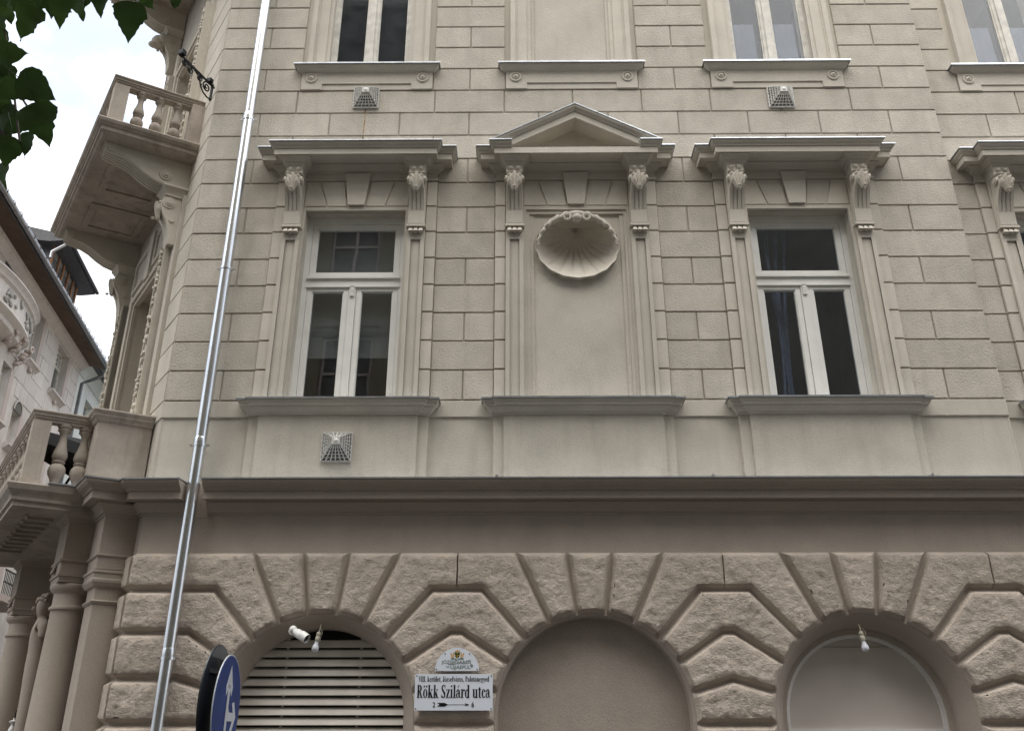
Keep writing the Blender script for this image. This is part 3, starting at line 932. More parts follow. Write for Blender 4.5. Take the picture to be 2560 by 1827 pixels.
# reveals: splayed ring behind each arch
for c, rin, d in zip(AX, (0.865, 0.955, 0.868, 0.865), (0.20, 0.17, 0.20, 0.20)):
    b = MB(); l0 = arch_loop(c, AR, -0.1); l1 = arch_loop(c, AR - 0.022, -0.1); l2 = arch_loop(c, rin + 0.004, -0.1); l3 = arch_loop(c, rin, -0.1)
    k = len(l0)
    vs = [(x, 0.0, z) for x, z in l0] + [(x, 0.016, z) for x, z in l1] + [(x, d - 0.01, z) for x, z in l2] + [(x, d, z) for x, z in l3] + [(x, d + 0.35, z) for x, z in l3]
    fs = [(i + j * k, i + 1 + j * k, i + 1 + (j + 1) * k, i + (j + 1) * k) for j in range(4) for i in range(k - 1)]
    b.add(vs, fs); b.build('arch_reveal', 'gtrim', GW, smooth=30)

def rock(poly, base, face, seed, parent=GW, m=None, yb=0.0, yf=-0.062, amp=0.019, step=None):
    # quarry-faced block: chamfered margins, rough field in real relief
    pb = inset(poly, base); pf = inset(poly, face)
    step = step or (0.024 if max(p[1] for p in poly) > 1.6 else 0.06)
    n = len(poly)
    b = MB(m)
    # densify the face outline
    ol = []
    for i in range(n):
        p, q = Vector(pf[i]), Vector(pf[(i + 1) % n])
        k = max(1, int((q - p).length / 0.05))
        for j in range(k): ol.append(tuple(p.lerp(q, j / k)))
    xs = [p[0] for p in ol]; zs = [p[1] for p in ol]
    rnd = random.Random(seed)
    ex = []
    z = min(zs)
    while z < max(zs):
        x = min(xs)
        while x < max(xs):
            q = (x + rnd.uniform(-0.4, 0.4) * step, z + rnd.uniform(-0.4, 0.4) * step)
            if inside(q, ol) and min((Vector(q) - Vector(o)).length for o in ol) > step * 0.55: ex.append(q)
            x += step
        z += step
    vo, fo = tri_fill(ol, [], ex)
    def shape(x, z, d):
        v3 = Vector((x, seed * 3.1, z * 1.25))
        h = noise.noise(v3 * 9) * 0.50 + noise.noise(v3 * 21) * 0.50 + noise.noise(v3 * 44) * 0.42
        e = min(1.0, d / 0.035)
        ed = noise.noise(v3 * 23) * 0.007 * (1 - e)
        return (x + ed, yf - amp * (0.45 + 0.85 * h) * e, z + ed)
    b.add([shape(p.x, p.y, min((p - Vector(o)).length for o in ol)) for p in vo], fo)
    ring = []
    for i in range(n):
        p, q = Vector(pb[i]), Vector(pb[(i + 1) % n]); f0, f1 = Vector(pf[i]), Vector(pf[(i + 1) % n])
        k = max(1, int((f1 - f0).length / 0.05))
        for j in range(k): ring.append((p.lerp(q, j / k), f0.lerp(f1, j / k)))
    nr = len(ring)
    b.add([(p.x, yb - 0.001, p.y) for p, f in ring] + [shape(f.x, f.y, 0.0) for p, f in ring], [(i, (i + 1) % nr, (i + 1) % nr + nr, i + nr) for i in range(nr)])
    return b.build('rusticated_block', 'rock', parent, smooth=75)

G0, G1 = 0.012, 0.052
def arc(cx, t0, t1, n=4): return [apt(cx, t0 + (t1 - t0) * i / n) for i in range(n + 1)]
TOP, H1, H2, H3, H4 = 3.455, 3.07, 2.645, 2.20, 1.78
A1, A2, A3, A4, A5 = 8.5, 25.6, 42.5, 59.5, 76.6
def ccw(poly):
    a = sum(poly[i - 1][0] * poly[i][1] - poly[i][0] * poly[i - 1][1] for i in range(len(poly)))
    return poly if a > 0 else poly[::-1]
def rk(poly, seed, thin_x=None):
    poly = ccw(poly); n = len(poly); base = []; face = []
    for i in range(n):
        p, q = poly[i], poly[(i + 1) % n]
        thin = thin_x is not None and abs(p[0] - thin_x) < 1e-4 and abs(q[0] - thin_x) < 1e-4
        crn = abs(p[0] - xl) < 1e-4 and abs(q[0] - xl) < 1e-4
        top = abs(p[1] - TOP) < 1e-4 and abs(q[1] - TOP) < 1e-4
        base.append(0.003 if thin else (0.0 if top or crn else G0)); face.append(0.006 if thin else (-0.014 if crn else (0.040 if top else G1)))
    rock(poly, base, face, seed)
sd = 0
xl = XC
for c in AX:
    tx = lambda t: c + math.tan(R(t)) * (TOP - AZ)
    rk(arc(c, -A1, A1) + [(tx(A1), TOP), (tx(-A1), TOP)], sd); sd += 1
    for s in (-1, 1):
        rk(arc(c, s * A1, s * A2) + [(tx(s * A2), TOP), (tx(s * A1), TOP)], sd); sd += 1
        if s < 0 and c == AX[0]:
            rk(arc(c, -A2, -A3) + [(c - 1.127, H1), (xl, H1), (xl, TOP), (tx(-A2), TOP)], sd); sd += 1
        else:
            xm = c + s * MID
            rk(arc(c, s * A2, s * A3) + [(c + s * 1.127, H1), (xm, H1), (xm, TOP), (tx(s * A2), TOP)], sd, xm); sd += 1
c = AX[0]
rk(arc(c, -A3, -A4) + [(c - 1.345, H2), (xl, H2), (xl, H1), (c - 1.127, H1)], sd); sd += 1
rk(arc(c, -A4, -A5) + [(c - 1.40, H3), (xl, H3), (xl, H2), (c - 1.345, H2)], sd); sd += 1
rk(arc(c, -A5, -93.4) + [(xl, H4), (xl, H3), (c - 1.40, H3)], sd); sd += 1
for z0 in (1.35, 0.92, 0.49, 0.06):
    rk([(xl, z0), (c - AR, z0), (c - AR, z0 + 0.43), (xl, z0 + 0.43)], sd); sd += 1
for ca, cb in zip(AX[:-1], AX[1:]):
    xm = (ca + cb) / 2; fl = 0.06
    rk(arc(ca, A4, A3) + [(ca + 1.127, H1), (cb - 1.127, H1)] + arc(cb, -A3, -A4) + [(xm + fl, H2), (xm - fl, H2)], sd); sd += 1
    rk(arc(ca, A5, A4) + [(xm - fl, H2), (xm + fl, H2)] + arc(cb, -A4, -A5) + [(xm, 2.19)], sd); sd += 1
    rk(arc(ca, 93.4, A5) + [(xm, 2.19)] + arc(cb, -A5, -93.4), sd); sd += 1
    for z0 in (1.35, 0.92, 0.49, 0.06):
        rk([(ca + AR, z0), (cb - AR, z0), (cb - AR, z0 + 0.43), (ca + AR, z0 + 0.43)], sd); sd += 1
# short returns of the corner blocks on the chamfer
for z0, z1 in ((H1, TOP), (H2, H1), (H3, H2), (H4, H3), (1.35, H4), (0.92, 1.35), (0.49, 0.92), (0.06, 0.49)):
    poly = [(-0.24, z0), (0.0, z0), (0.0, z1), (-0.24, z1)]
    rock(poly, [G0, 0.0, 0.0 if z1 == TOP else G0, G0], [G1, -0.014, 0.04 if z1 == TOP else G1, 0.02], sd, GW, CHF, 0.0, -0.062, 0.014); sd += 1

# --- arch fillings
# left: louvred shutter
b = MB(); b.box(AX[0] - 1.0, AX[0] + 1.0, 0.34, 0.36, 0.0, 2.9); SH = b.build('shutter', 'black', BLD)
M['slat'] = simple('aluminium_slat', (0.57, 0.53, 0.47), rough=0.40, metal=0.2, vary=0.12, scale=4)
zs = 2.600
while zs > 0.1:
    b = MB(); t = 0.004
    pr = [(0.266, zs), (0.246, zs - 0.012), (0.218, zs - 0.074), (0.236, zs - 0.081), (0.240, zs - 0.077), (0.226, zs - 0.072), (0.252, zs - 0.012), (0.272, zs - 0.004)]
    b.side(pr, AX[0] - 0.93, AX[0] + 0.93); b.build('slat', 'slat', SH)
    zs -= 0.0935
for x in (-0.385, 0.385):
    b = MB(); b.box(AX[0] + x - 0.012, AX[0] + x + 0.012, 0.262, 0.275, 0.0, 2.62); b.build('slat_rail', 'slat', SH)
# middle: plastered blind arch
b = MB(); b.box(AX[1] - 1.0, AX[1] + 1.0, 0.165, 0.2, -0.1, 2.9); b.build('blind_arch', 'gnd', BLD)
# right: board behind a painted arched frame
M['board'] = simple('grey_board', (0.57, 0.51, 0.46), rough=0.75, vary=0.06, scale=2.5)
M['edge'] = simple('pale_lit_frame', (0.74, 0.71, 0.68), rough=0.5, vary=0.08)  # pale frame colour, lightened further so its edges look lit
for ci in (2, 3):
    c = AX[ci]
    b = MB(); b.box(c - 1.0, c + 1.0, 0.345, 0.37, -0.1, 2.9); BD = b.build('boarded_arch', 'board', BLD)
    for r0, r1, y0 in ((0.868, 0.812, 0.262), (0.812, 0.775, 0.292)):
        b = MB(); la = arch_loop(c, r0 + 0.01, -0.05); lb = arch_loop(c, r1, -0.05); k = len(la)
        vs = [(x, y0, z) for x, z in la] + [(x, y0, z) for x, z in lb] + [(x, y0 + 0.05, z) for x, z in lb] + [(x, y0 + 0.05, z) for x, z in la]
        b.add(vs, [(i + (j % 4) * k, i + 1 + (j % 4) * k, i + 1 + ((j + 1) % 4) * k, i + ((j + 1) % 4) * k) for j in range(4) for i in range(k - 1)])
        b.build('arched_frame', 'gtrim' if r0 > 0.85 else 'edge', BD, smooth=30)
    b = MB(); b.box(c - 0.77, c + 0.77, 0.322, 0.346, 1.70, 1.745); b.build('cross_rail', 'edge', BD)
    b = MB(); b.box(c - 0.77, c + 0.77, 0.330, 0.346, 2.53, 2.537); b.build('board_joint', 'gtrim', BD)
# ------------------------------------------------------------------ chamfered corner
# local frame CHF: x = -s (towards the corner), y = -h (outwards)
dh = [(-2.84, -1.36, 4.15, 7.66), (-2.84, -1.40, 9.0, 12.4)]
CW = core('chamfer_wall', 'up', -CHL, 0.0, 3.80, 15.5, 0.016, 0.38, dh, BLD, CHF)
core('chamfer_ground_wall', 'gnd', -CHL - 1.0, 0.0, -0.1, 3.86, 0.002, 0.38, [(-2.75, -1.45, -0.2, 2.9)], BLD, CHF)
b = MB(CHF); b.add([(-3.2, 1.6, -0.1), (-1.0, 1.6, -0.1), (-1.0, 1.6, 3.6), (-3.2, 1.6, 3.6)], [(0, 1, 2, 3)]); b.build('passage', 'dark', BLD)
b = MB(CHF); b.box(-3.0, -1.2, 0.30, 0.32, 4.1, 7.9); b.box(-3.0, -1.2, 0.30, 0.32, 8.9, 12.9); b.build('balcony_door_leaf', 'bal', BLD)
# side-street wing beyond the chamfer
pe = CHF @ Vector((-CHL, 0, 0))
sd_ = Vector((-math.sin(R(11.6)), math.cos(R(11.6)), 0)); nn_ = Vector((-sd_.y, sd_.x, 0))
b = MB()
q0, q1 = pe, pe + sd_ * 24
b.add([tuple(q0), tuple(q1), tuple(q1 - nn_ * 4), tuple(q0 - nn_ * 1.5 + sd_ * 1.0)] + [tuple(p + Vector((0, 0, 15.5))) for p in (q0, q1, q1 - nn_ * 4, q0 - nn_ * 1.5 + sd_ * 1.0)],
      [(0, 1, 5, 4), (1, 2, 6, 5), (2, 3, 7, 6), (4, 5, 6, 7)])
b.build('side_wing', 'up', BLD)
b = MB(); b.add([(XC - 1.0, 1.5, 15.49), (13, 0.45, 15.49), (13, 12, 15.49), (XC - 2.0, 12, 15.49)], [(0, 1, 2, 3)]); b.build('roof_slab', 'zinc', BLD)

for k in range(0, 19):
    s1 = 0.60 if k < 8 else (0.92 if k < 9 else 1.0)
    ash(-s1, -0.003, zc_(k), zc_(k + 1), CW, 0.0, CHF, mat='up')
    ash(-CHL, -(CHL - s1), zc_(k), zc_(k + 1), CW, 0.0, CHF, mat='up')
    if 9 <= k <= 9: ash(-(CHL - s1), -s1, zc_(k), zc_(k + 1), CW, 0.0, CHF, mat='up')
b = MB(CHF); b.block(-0.6, -0.002, 4.985, Z0 - 0.008, 0.03, 0.0, 0.005); b.build('band_course', 'up', CW)

def garland(b, x, y, z0, z1, rnd, w=0.055):
    z = z1
    while z > z0:
        n = rnd.choice((2, 3, 3))
        for i in range(n):
            r = rnd.uniform(0.018, 0.034)
            b.ell((x + rnd.uniform(-w, w), y - rnd.uniform(0, 0.012), z - rnd.uniform(0, 0.05)), (r, r * 0.9, r * rnd.uniform(0.8, 1.5)),
                  Matrix.Rotation(rnd.uniform(-1, 1), 3, 'Y'), 7, 5)
        z -= rnd.uniform(0.05, 0.085) if rnd.random() < 0.75 else 0.16

def door_surround(zb, zt, wide, top_panels):
    # jamb pilasters with garlands, architrave, and brackets' consoles above
    b = MB(CHF)
    cxm = -CHL / 2
    for s in (-1, 1):
        def bx(x0, x1, *a): b.box(*(sorted((cxm + s * x0, cxm + s * x1))), *a)
        bx(0.74, 0.80, -0.02, 0.05, zb, zt - 0.02)
        bx(0.80, 0.90, -0.05, 0.05, zb, zt + 0.04)
        bx(0.90, 1.05, -0.035, 0.05, zb, zt + 0.6)
        bx(1.05, wide - 0.18, -0.11, 0.05, zb, zt + 0.10)
        bx(1.05, wide - 0.15, -0.135, 0.05, zb, zb + 0.10)
        bx(1.05, 1.085, -0.130, 0.0, zb, zt + 0.10)
        bx(wide - 0.215, wide - 0.18, -0.130, 0.0, zb, zt + 0.10)
        bx(wide - 0.18, wide, -0.045, 0.05, zb, zt + 0.70)
    b.box(cxm - 0.80, cxm + 0.80, -0.02, 0.05, zt - 0.02, zt + 0.04)
    b.box(cxm - 0.90, cxm + 0.90, -0.05, 0.05, zt + 0.04, zt + 0.12)
    S = b.build('door_surround', 'trim', BLD)
    g = MB(CHF); rnd = random.Random(5)
    for s in (-1, 1):
        garland(g, cxm + s * (1.05 + wide - 0.18) / 2, -0.125, zb + 0.15, zt - 0.05, rnd)
    plabel(g.build('garland', 'trim', S, smooth=60), 'carved fruit garlands on the jambs')['kind'] = 'stuff'
    if top_panels:
        p = MB(CHF)
        p.box(cxm - 1.05, cxm + 1.05, -0.02, 0.05, zt + 0.12, zt + 0.92)
        for x0, x1 in ((-1.0, -0.16), (0.16, 1.0)):
            for a, c, e, f in ((x0, x1, zt + 0.72, zt + 0.78), (x0, x1, zt + 0.24, zt + 0.30), (x0, x0 + 0.06, zt + 0.30, zt + 0.72), (x1 - 0.06, x1, zt + 0.30, zt + 0.72)):
                p.box(cxm + a, cxm + c, -0.05, -0.02, e, f)
        p.box(cxm - 0.12, cxm + 0.12, -0.075, -0.02, zt + 0.1, zt + 0.85)
        p.build('overdoor_panel', 'trim', S)
    return S
DS1 = door_surround(4.2, 7.60, 1.50, True)
DS2 = door_surround(9.1, 11.95, 1.12, False)

def baluster_mesh(h, r):
    # double-bellied baluster
    pr = [(0.0, 0), (0.95, 0), (0.95, 0.045), (0.60, 0.07), (0.52, 0.11), (0.62, 0.135), (0.62, 0.15), (0.75, 0.17), (0.98, 0.22), (1.05, 0.27), (0.98, 0.325), (0.75, 0.37),
          (0.62, 0.385), (0.78, 0.40), (0.80, 0.42), (0.62, 0.437), (0.80, 0.455), (0.93, 0.50), (0.86, 0.56), (0.60, 0.66), (0.47, 0.75), (0.45, 0.83), (0.58, 0.875),
          (0.80, 0.905), (0.82, 0.925), (0.66, 0.935), (0.86, 0.95), (0.90, 0.975), (0.90, 1.0), (0, 1.0)]
    b = MB(); b.lathe([(q * r, z * h) for q, z in pr], 16)
    return b
def place_balusters(pts, z, h, r, parent):
    b = baluster_mesh(h, r)
    first = b.build('baluster', 'bal', parent, smooth=50)
    me = first.data
    for i, p in enumerate(pts):
        w = CHF @ Vector((p[0], p[1], z))
        o = first if i == 0 else link(bpy.data.objects.new('baluster', me), parent)
        o.location = w

def balcony(s0, s1, h1, zs, zr, near_h, front_n, profile, ped0=0.0, br=0.078):
    """slab top zs, coping top zr, from wall out to h1, between s0 and s1"""
    b = MB(CHF)
    x0, x1 = -s1, -s0
    hh = h1 - profile[1][0]
    hx0, hx1 = x0 + profile[1][0], x1 - profile[1][0]
    b.sweep([(hx0, 0.0), (hx0, -hh), (hx1, -hh), (hx1, 0.0)], profile, caps=False)
    zt, zbm = profile[0][1], profile[-1][1]
    b.add([(hx0, 0, zt - 0.002), (hx1, 0, zt - 0.002), (hx1, -hh, zt - 0.002), (hx0, -hh, zt - 0.002), (hx0, 0, zbm + 0.002), (hx1, 0, zbm + 0.002), (hx1, -hh, zbm + 0.002), (hx0, -hh, zbm + 0.002)], [(0, 1, 2, 3), (7, 6, 5, 4)])
    SL = b.build('balcony', 'bal', BLD)
    # coping
    cw = 0.20; hc = h1 - 0.10
    xa, xb = x0 + 0.10, x1 - 0.10
    cp = MB(CHF)
    prof = [(-0.20, zr), (0.005, zr), (0.008, zr - 0.012), (-0.004, zr - 0.030), (-0.012, zr - 0.036), (-0.012, zr - 0.055), (-0.028, zr - 0.062), (-0.030, zr - 0.085), (-0.20, zr - 0.085)]
    cp.sweep([(xa, -ped0), (xa, -hc), (xb, -hc), (xb, -ped0)], prof)
    prof2 = [(-0.17, zr - 0.084), (-0.045, zr - 0.084), (-0.045, zr - 0.115), (-0.17, zr - 0.115)]
    cp.sweep([(xa, -ped0), (xa, -hc), (xb, -hc), (xb, -ped0)], prof2)
    cp.build('coping', 'bal', SL)
    # corner pedestals
    zt2 = zr - 0.114
    for xx in (xa + 0.025, xb - 0.205):
        p = MB(CHF); p.box(xx, xx + 0.18, -hc + 0.025, -hc + 0.205, zs, zt2); p.box(xx - 0.012, xx + 0.192, -hc + 0.013, -hc + 0.217, zs, zs + 0.06)
        p.build('pedestal', 'bal', SL)
    pts = [(xb - 0.115, -h) for h in near_h] + [(xa + 0.115, -h) for h in near_h]
    L = xb - xa - 0.5
    for i in range(front_n):
        pts.append((xa + 0.25 + L * (i + 0.5) / front_n, -hc + 0.115))
    place_balusters(pts, zs, zt2 - zs, br, SL)
    return SL

def bracket(sx, zt, parent, w=0.30, h1=1.06, drop=0.40, mat='trim'):
    # scrolled bracket under a slab: S-curved soffit with reeds, rosette on the sides
    x0, x1 = -sx - w / 2, -sx + w / 2
    curve = [(h1, 0.0), (h1 + 0.01, -0.10), (h1 - 0.06, -0.125), (0.82, -0.16), (0.70, -0.215), (0.58, -0.30), (0.46, -0.365), (0.33, -0.40), (0.20, -0.41), (0.05, -0.40)]
    sc = drop / 0.41
    prof = [(0.0, zt)] + [(-h, zt + d * sc) for h, d in curve] + [(0.0, zt - drop)]
    b = MB(CHF); b.side(prof, x0 + 0.02, x1 - 0.02)
    for i in range(5):
        xr = x0 + 0.012 + i * (w - 0.024) / 5
        rp = [(y + 0.006, z - 0.016) for y, z in prof[2:-1]]
        rp2 = [(y + 0.02, z + 0.03) for y, z in reversed(prof[2:-1])]
        b.side(rp + rp2, xr, xr + (w - 0.024) / 5 * 0.72)
    # stepped nose
    for i in range(4):
        b.box(x0 + 0.0, x1 - 0.0, -h1 - 0.035 + i * 0.022, -h1 + 0.10, zt - 0.028 * (i + 1), zt - 0.028 * i - 0.004)
    for xs_, sg in ((x1 - 0.02, 1), (x0 + 0.02, -1)):
        for rr, th in ((0.085, 0.012), (0.055, 0.022), (0.028, 0.034)):
            pts = [(-0.30 + rr * math.cos(2 * math.pi * k / 16), zt - drop * 0.62 + rr * math.sin(2 * math.pi * k / 16)) for k in range(16)]
            b.side(pts, xs_ - sg * 0.01, xs_ + sg * th)
    br = b.build('bracket', mat, parent)
    return br
def bracket_console(sx, zt, parent, h=0.26, drop=0.85, w=0.26, mask=False):
    x0, x1 = -sx - w / 2, -sx + w / 2
    b = MB(CHF)
    b.sweep([(x0, 0.0), (x0, -h), (x1, -h), (x1, 0.0)], [(-0.2, zt), (0.05, zt), (0.05, zt - 0.03), (0.03, zt - 0.045), (0.012, zt - 0.085), (0.0, zt - 0.10), (0.0, zt - 0.15), (-0.2, zt - 0.15)])
    prof = [(0.0, zt - 0.14), (-h, zt - 0.14), (-h - 0.02, zt - 0.22), (-h - 0.035, zt - 0.30), (-h + 0.0, zt - 0.40), (-h + 0.07, zt - 0.52), (-h + 0.11, zt - 0.66), (-h + 0.13, zt - drop), (0.0, zt - drop)]
    b.side(prof, x0 + 0.02, x1 - 0.02)
    for xs_, sg in ((x1 - 0.02, 1), (x0 + 0.02, -1)):
        for rr, th, cy, cz in ((0.085, 0.012, -h + 0.06, 0.25), (0.055, 0.022, -h + 0.06, 0.25), (0.03, 0.032, -h + 0.06, 0.25), (0.035, 0.014, -h + 0.13, 0.50)):
            pts = [(cy + rr * math.cos(2 * math.pi * k / 14), zt - cz + rr * math.sin(2 * math.pi * k / 14)) for k in range(14)]
            b.side(pts, xs_ - sg * 0.01, xs_ + sg * th)
    acanthus(b, -sx, -h - 0.03, zt - 0.34, 1.15)
    if mask:
        b.ell((-sx, -h - 0.09, zt - 0.30), (0.10, 0.12, 0.15), None, 12, 8); b.ell((-sx, -h - 0.16, zt - 0.38), (0.07, 0.09, 0.06), None, 10, 6)
        for s in (-1, 1): b.ell((-sx + s * 0.09, -h - 0.04, zt - 0.25), (0.04, 0.07, 0.10), None, 8, 6)
    return b.build('bracket_console', 'trim', parent, smooth=40)

SLAB2 = [(-0.30, 9.015), (0.16, 9.015), (0.165, 9.0), (0.150, 8.965), (0.120, 8.945), (0.110, 8.93), (0.095, 8.93), (0.095, 8.87), (0.070, 8.862), (0.050, 8.835), (0.020, 8.825), (-0.30, 8.825)]
BAL2 = balcony(0.40, 3.76, 1.262, 9.018, 9.79, (0.785, 0.550, 0.315), 9, SLAB2)
plabel(BAL2, 'upper balcony with three balusters on its near side')
for xa in (-0.66, -3.70):
    b = MB(CHF); b.box(xa, xa + 0.20, -0.16, 0.02, 9.018, 9.68); b.build('wall_pier', 'bal', BAL2)
for (xa, xb) in ((-1.92, -1.12), (-3.08, -2.28)):            # sunk soffit panels
    y0, y1 = -0.93, -0.14
    q = MB(CHF)
    for a, c, e, f in ((xa, xb, y0, y0 + 0.09), (xa, xb, y1 - 0.09, y1), (xa, xa + 0.09, y0 + 0.09, y1 - 0.09), (xb - 0.09, xb, y0 + 0.09, y1 - 0.09)):
        q.box(a, c, e, f, 8.802, 8.826)
    q.build('soffit_panel', 'bal', BAL2)
for sx in (0.80, 3.40):
    bracket(sx, 8.824, BAL2); bracket_console(sx, 8.425, BAL2)
SLAB3 = [(p, z + 4.85) for p, z in SLAB2]
BAL3 = balcony(0.40, 3.76, 1.262, 13.868, 14.64, (0.785, 0.550, 0.315), 9, SLAB3)
plabel(BAL3, 'topmost balcony of which only a bracket shows')
for sx in (0.80, 3.40):
    bracket(sx, 13.674, BAL3); bracket_console(sx, 13.27, BAL3, mask=True)

SLAB1 = [(-0.30, 4.172), (0.10, 4.172), (0.105, 4.155), (0.085, 4.10), (0.045, 4.055), (0.030, 4.03), (0.030, 3.995), (0.0, 3.985), (0.0, 3.935), (-0.30, 3.935)]
BAL1 = balcony(0.40, 4.80, 1.305, 4.178, 5.03, (0.845, 0.625), 12, SLAB1, ped0=0.50, br=0.088)
plabel(BAL1, 'lower balcony on columns with stout balusters')
for i in range(9):                                            # dentil-like coffers below
    xx = -0.95 - i * 0.28
    q = MB(CHF)
    q.box(xx - 0.085, xx + 0.085, -1.02, -0.99, 3.905, 3.94); q.box(xx - 0.085, xx - 0.06, -0.99, -0.72, 3.905, 3.94)
    q.build('soffit_dentil', 'gtrim', BAL1)

# --- columns, pilasters and their pedestals either side of the door
def portico(sgn):
    def X(s): return -(s if sgn > 0 else CHL + 1.0 - s)
    def bxx(b, s0, s1, h0, h1, z0, z1):
        a, c = sorted((X(s0), X(s1))); b.box(a, c, -h1, -h0, z0, z1)
    # entablature block over pilaster and column
    def path(d):
        pts = [(1.20, 0.0), (1.20, 0.60), (0.70, 0.60), (0.70, 0.34), (0.20, 0.34), (0.20, 0.0)]
        pts = [(X(s), -h) for s, h in pts]
        return pts if sgn > 0 else pts[::-1]
    b = MB(CHF)
    bxx(b, 0.20, 0.66, -0.02, 0.34, 3.30, 3.87); bxx(b, 0.70, 1.20, -0.02, 0.60, 3.30, 3.87); bxx(b, 0.64, 0.72, -0.02, 0.30, 3.30, 3.87)
    b.sweep(path(0), [(-0.05, 3.455), (0.018, 3.455), (0.022, 3.44), (0.010, 3.425), (-0.05, 3.425)])
    b.build('entablature_block', 'gtrim', BLD)
    b = MB(CHF); b.sweep(path(0), MC); b.build('portico_cornice', 'gtrim', BLD)
    b = MB(CHF); b.sweep(path(0), MF); b.build('cornice_flashing', 'zinc', BLD)
    # pilaster
    b = MB(CHF)
    bxx(b, 0.24, 0.62, -0.02, 0.30, 0.0, 3.16)
    p = [(X(s), -h) for s, h in ((0.62, 0.0), (0.62, 0.30), (0.24, 0.30), (0.24, 0.0))]
    if sgn < 0: p = p[::-1]
    b.sweep(p, [(-0.1, 3.29), (0.065, 3.29), (0.065, 3.262), (0.052, 3.255), (0.050, 3.205), (0.058, 3.19), (0.055, 3.165), (0.030, 3.125), (0.008, 3.115), (0.0, 3.10), (-0.1, 3.10)])
    b.sweep(p, [(-0.1, 2.985), (0.022, 2.985), (0.030, 2.972), (0.022, 2.958), (0.010, 2.945), (0.0, 2.94), (-0.1, 2.94)])
    b.sweep(p, [(-0.1, 0.5), (0.04, 0.5), (0.06, 0.4), (0.06, 0.0), (-0.1, 0.0)])
    b.build('pilaster', 'gtrim', BLD)
    # column
    c = CHF @ Vector((X(0.95), -0.375, 0))
    b = MB()
    b.lathe([(0.0, 0.0), (0.30, 0.0), (0.30, 0.35), (0.27, 0.40), (0.29, 0.45), (0.25, 0.50), (0.225, 0.55), (0.225, 1.2), (0.215, 2.0), (0.20, 2.90), (0.203, 2.925), (0.222, 2.935), (0.226, 2.95), (0.222, 2.965), (0.205, 2.972),
             (0.20, 2.99), (0.20, 3.10), (0.212, 3.115), (0.235, 3.135), (0.252, 3.165), (0.252, 3.19), (0.24, 3.205), (0.20, 3.21), (0.0, 3.21)], 32, (c.x, c.y))
    COLM = b.build('column', 'gtrim', BLD, smooth=35)
    b = MB(CHF)
    pp = [(X(s), -h) for s, h in ((1.17, 0.10), (1.17, 0.58), (0.73, 0.58), (0.73, 0.10))]
    if sgn < 0: pp = pp[::-1]
    b.sweep(pp, [(-0.3, 3.30), (0.03, 3.30), (0.03, 3.275), (0.016, 3.268), (0.010, 3.212), (-0.3, 3.212)])
    b.build('abacus', 'gtrim', COLM)
    b = MB(CHF); rnd = random.Random(3)
    for k in range(4):
        b.ell((X(0.98), -0.605 - 0.008 * k, 3.42 - 0.028 * k), (0.06, 0.022, 0.022), None, 8, 5)
    b.build('frieze_ornament', 'gtrim', COLM, smooth=60)
    # pedestal block on the cornice, balcony rail dies into it
    b = MB(CHF)
    bxx(b, 0.30, 0.98, 0.0, 0.57, 4.18, 4.94); bxx(b, 0.285, 0.995, 0.0, 0.585, 4.18, 4.30)
    pq = [(X(s), -h) for s, h in ((0.98, 0.0), (0.98, 0.57), (0.30, 0.57), (0.30, 0.0))]
    if sgn < 0: pq = pq[::-1]
    b.sweep(pq, [(-0.1, 5.062), (0.085, 5.062), (0.088, 5.045), (0.070, 5.02), (0.060, 5.012), (0.060, 4.99), (0.040, 4.98), (0.030, 4.955), (0.012, 4.935), (-0.1, 4.935)])
    bxx(b, 0.32, 0.96, 0.02, 0.55, 5.055, 5.066)
    b.build('corner_pedestal', 'bal', BLD)
portico(1); portico(-1)
# ------------------------------------------------------------------ downpipe
PX, PY = -3.515, -0.125
b = MB(); b.tube([(PX + 0.002, PY, 15.2), (PX, PY, 9.04)], 0.064, 20); b.tube([(PX, PY, 9.06), (PX - 0.002, PY, 4.63)], 0.0665, 20)
b.tube([(PX - 0.002, PY, 4.65), (PX - 0.004, PY, 4.22), (PX - 0.006, PY - 0.0, 2.40)], 0.0665, 20); b.tube([(PX - 0.006, PY, 2.42), (PX - 0.01, PY, 0.15)], 0.064, 20)
PIPE = b.build('drainpipe', 'galv', None, smooth=40)
tag(PIPE, 'shiny galvanised rain pipe running down the corner facade', 'drainpipe')
for z in (9.10, 4.66, 2.44):
    b = MB(); b.tube([(PX - 0.003, PY, z - 0.05), (PX - 0.003, PY, z - 0.03), (PX - 0.003, PY, z + 0.03), (PX - 0.003, PY, z + 0.045)], [0.0685, 0.0705, 0.0705, 0.066], 20, caps=False); b.build('pipe_socket', 'galv', PIPE, smooth=40)
for z in (11.27, 9.05, 6.83, 4.61, 2.385):
    b = MB()
    b.tube([(PX, PY, z - 0.014), (PX, PY, z + 0.014)], 0.0755, 20)
    for s in (-1, 1):
        b.box(PX + s * 0.090 - 0.018, PX + s * 0.090 + 0.018, PY - 0.014, PY + 0.014, z - 0.008, z + 0.010)
        b.ell((PX + s * 0.092, PY, z), (0.011, 0.016, 0.011), None, 6, 4)
    b.bar((PX, PY + 0.05, z), (PX, 0.03, z), 0.020)
    b.build('pipe_clamp', 'galv', PIPE, smooth=40)

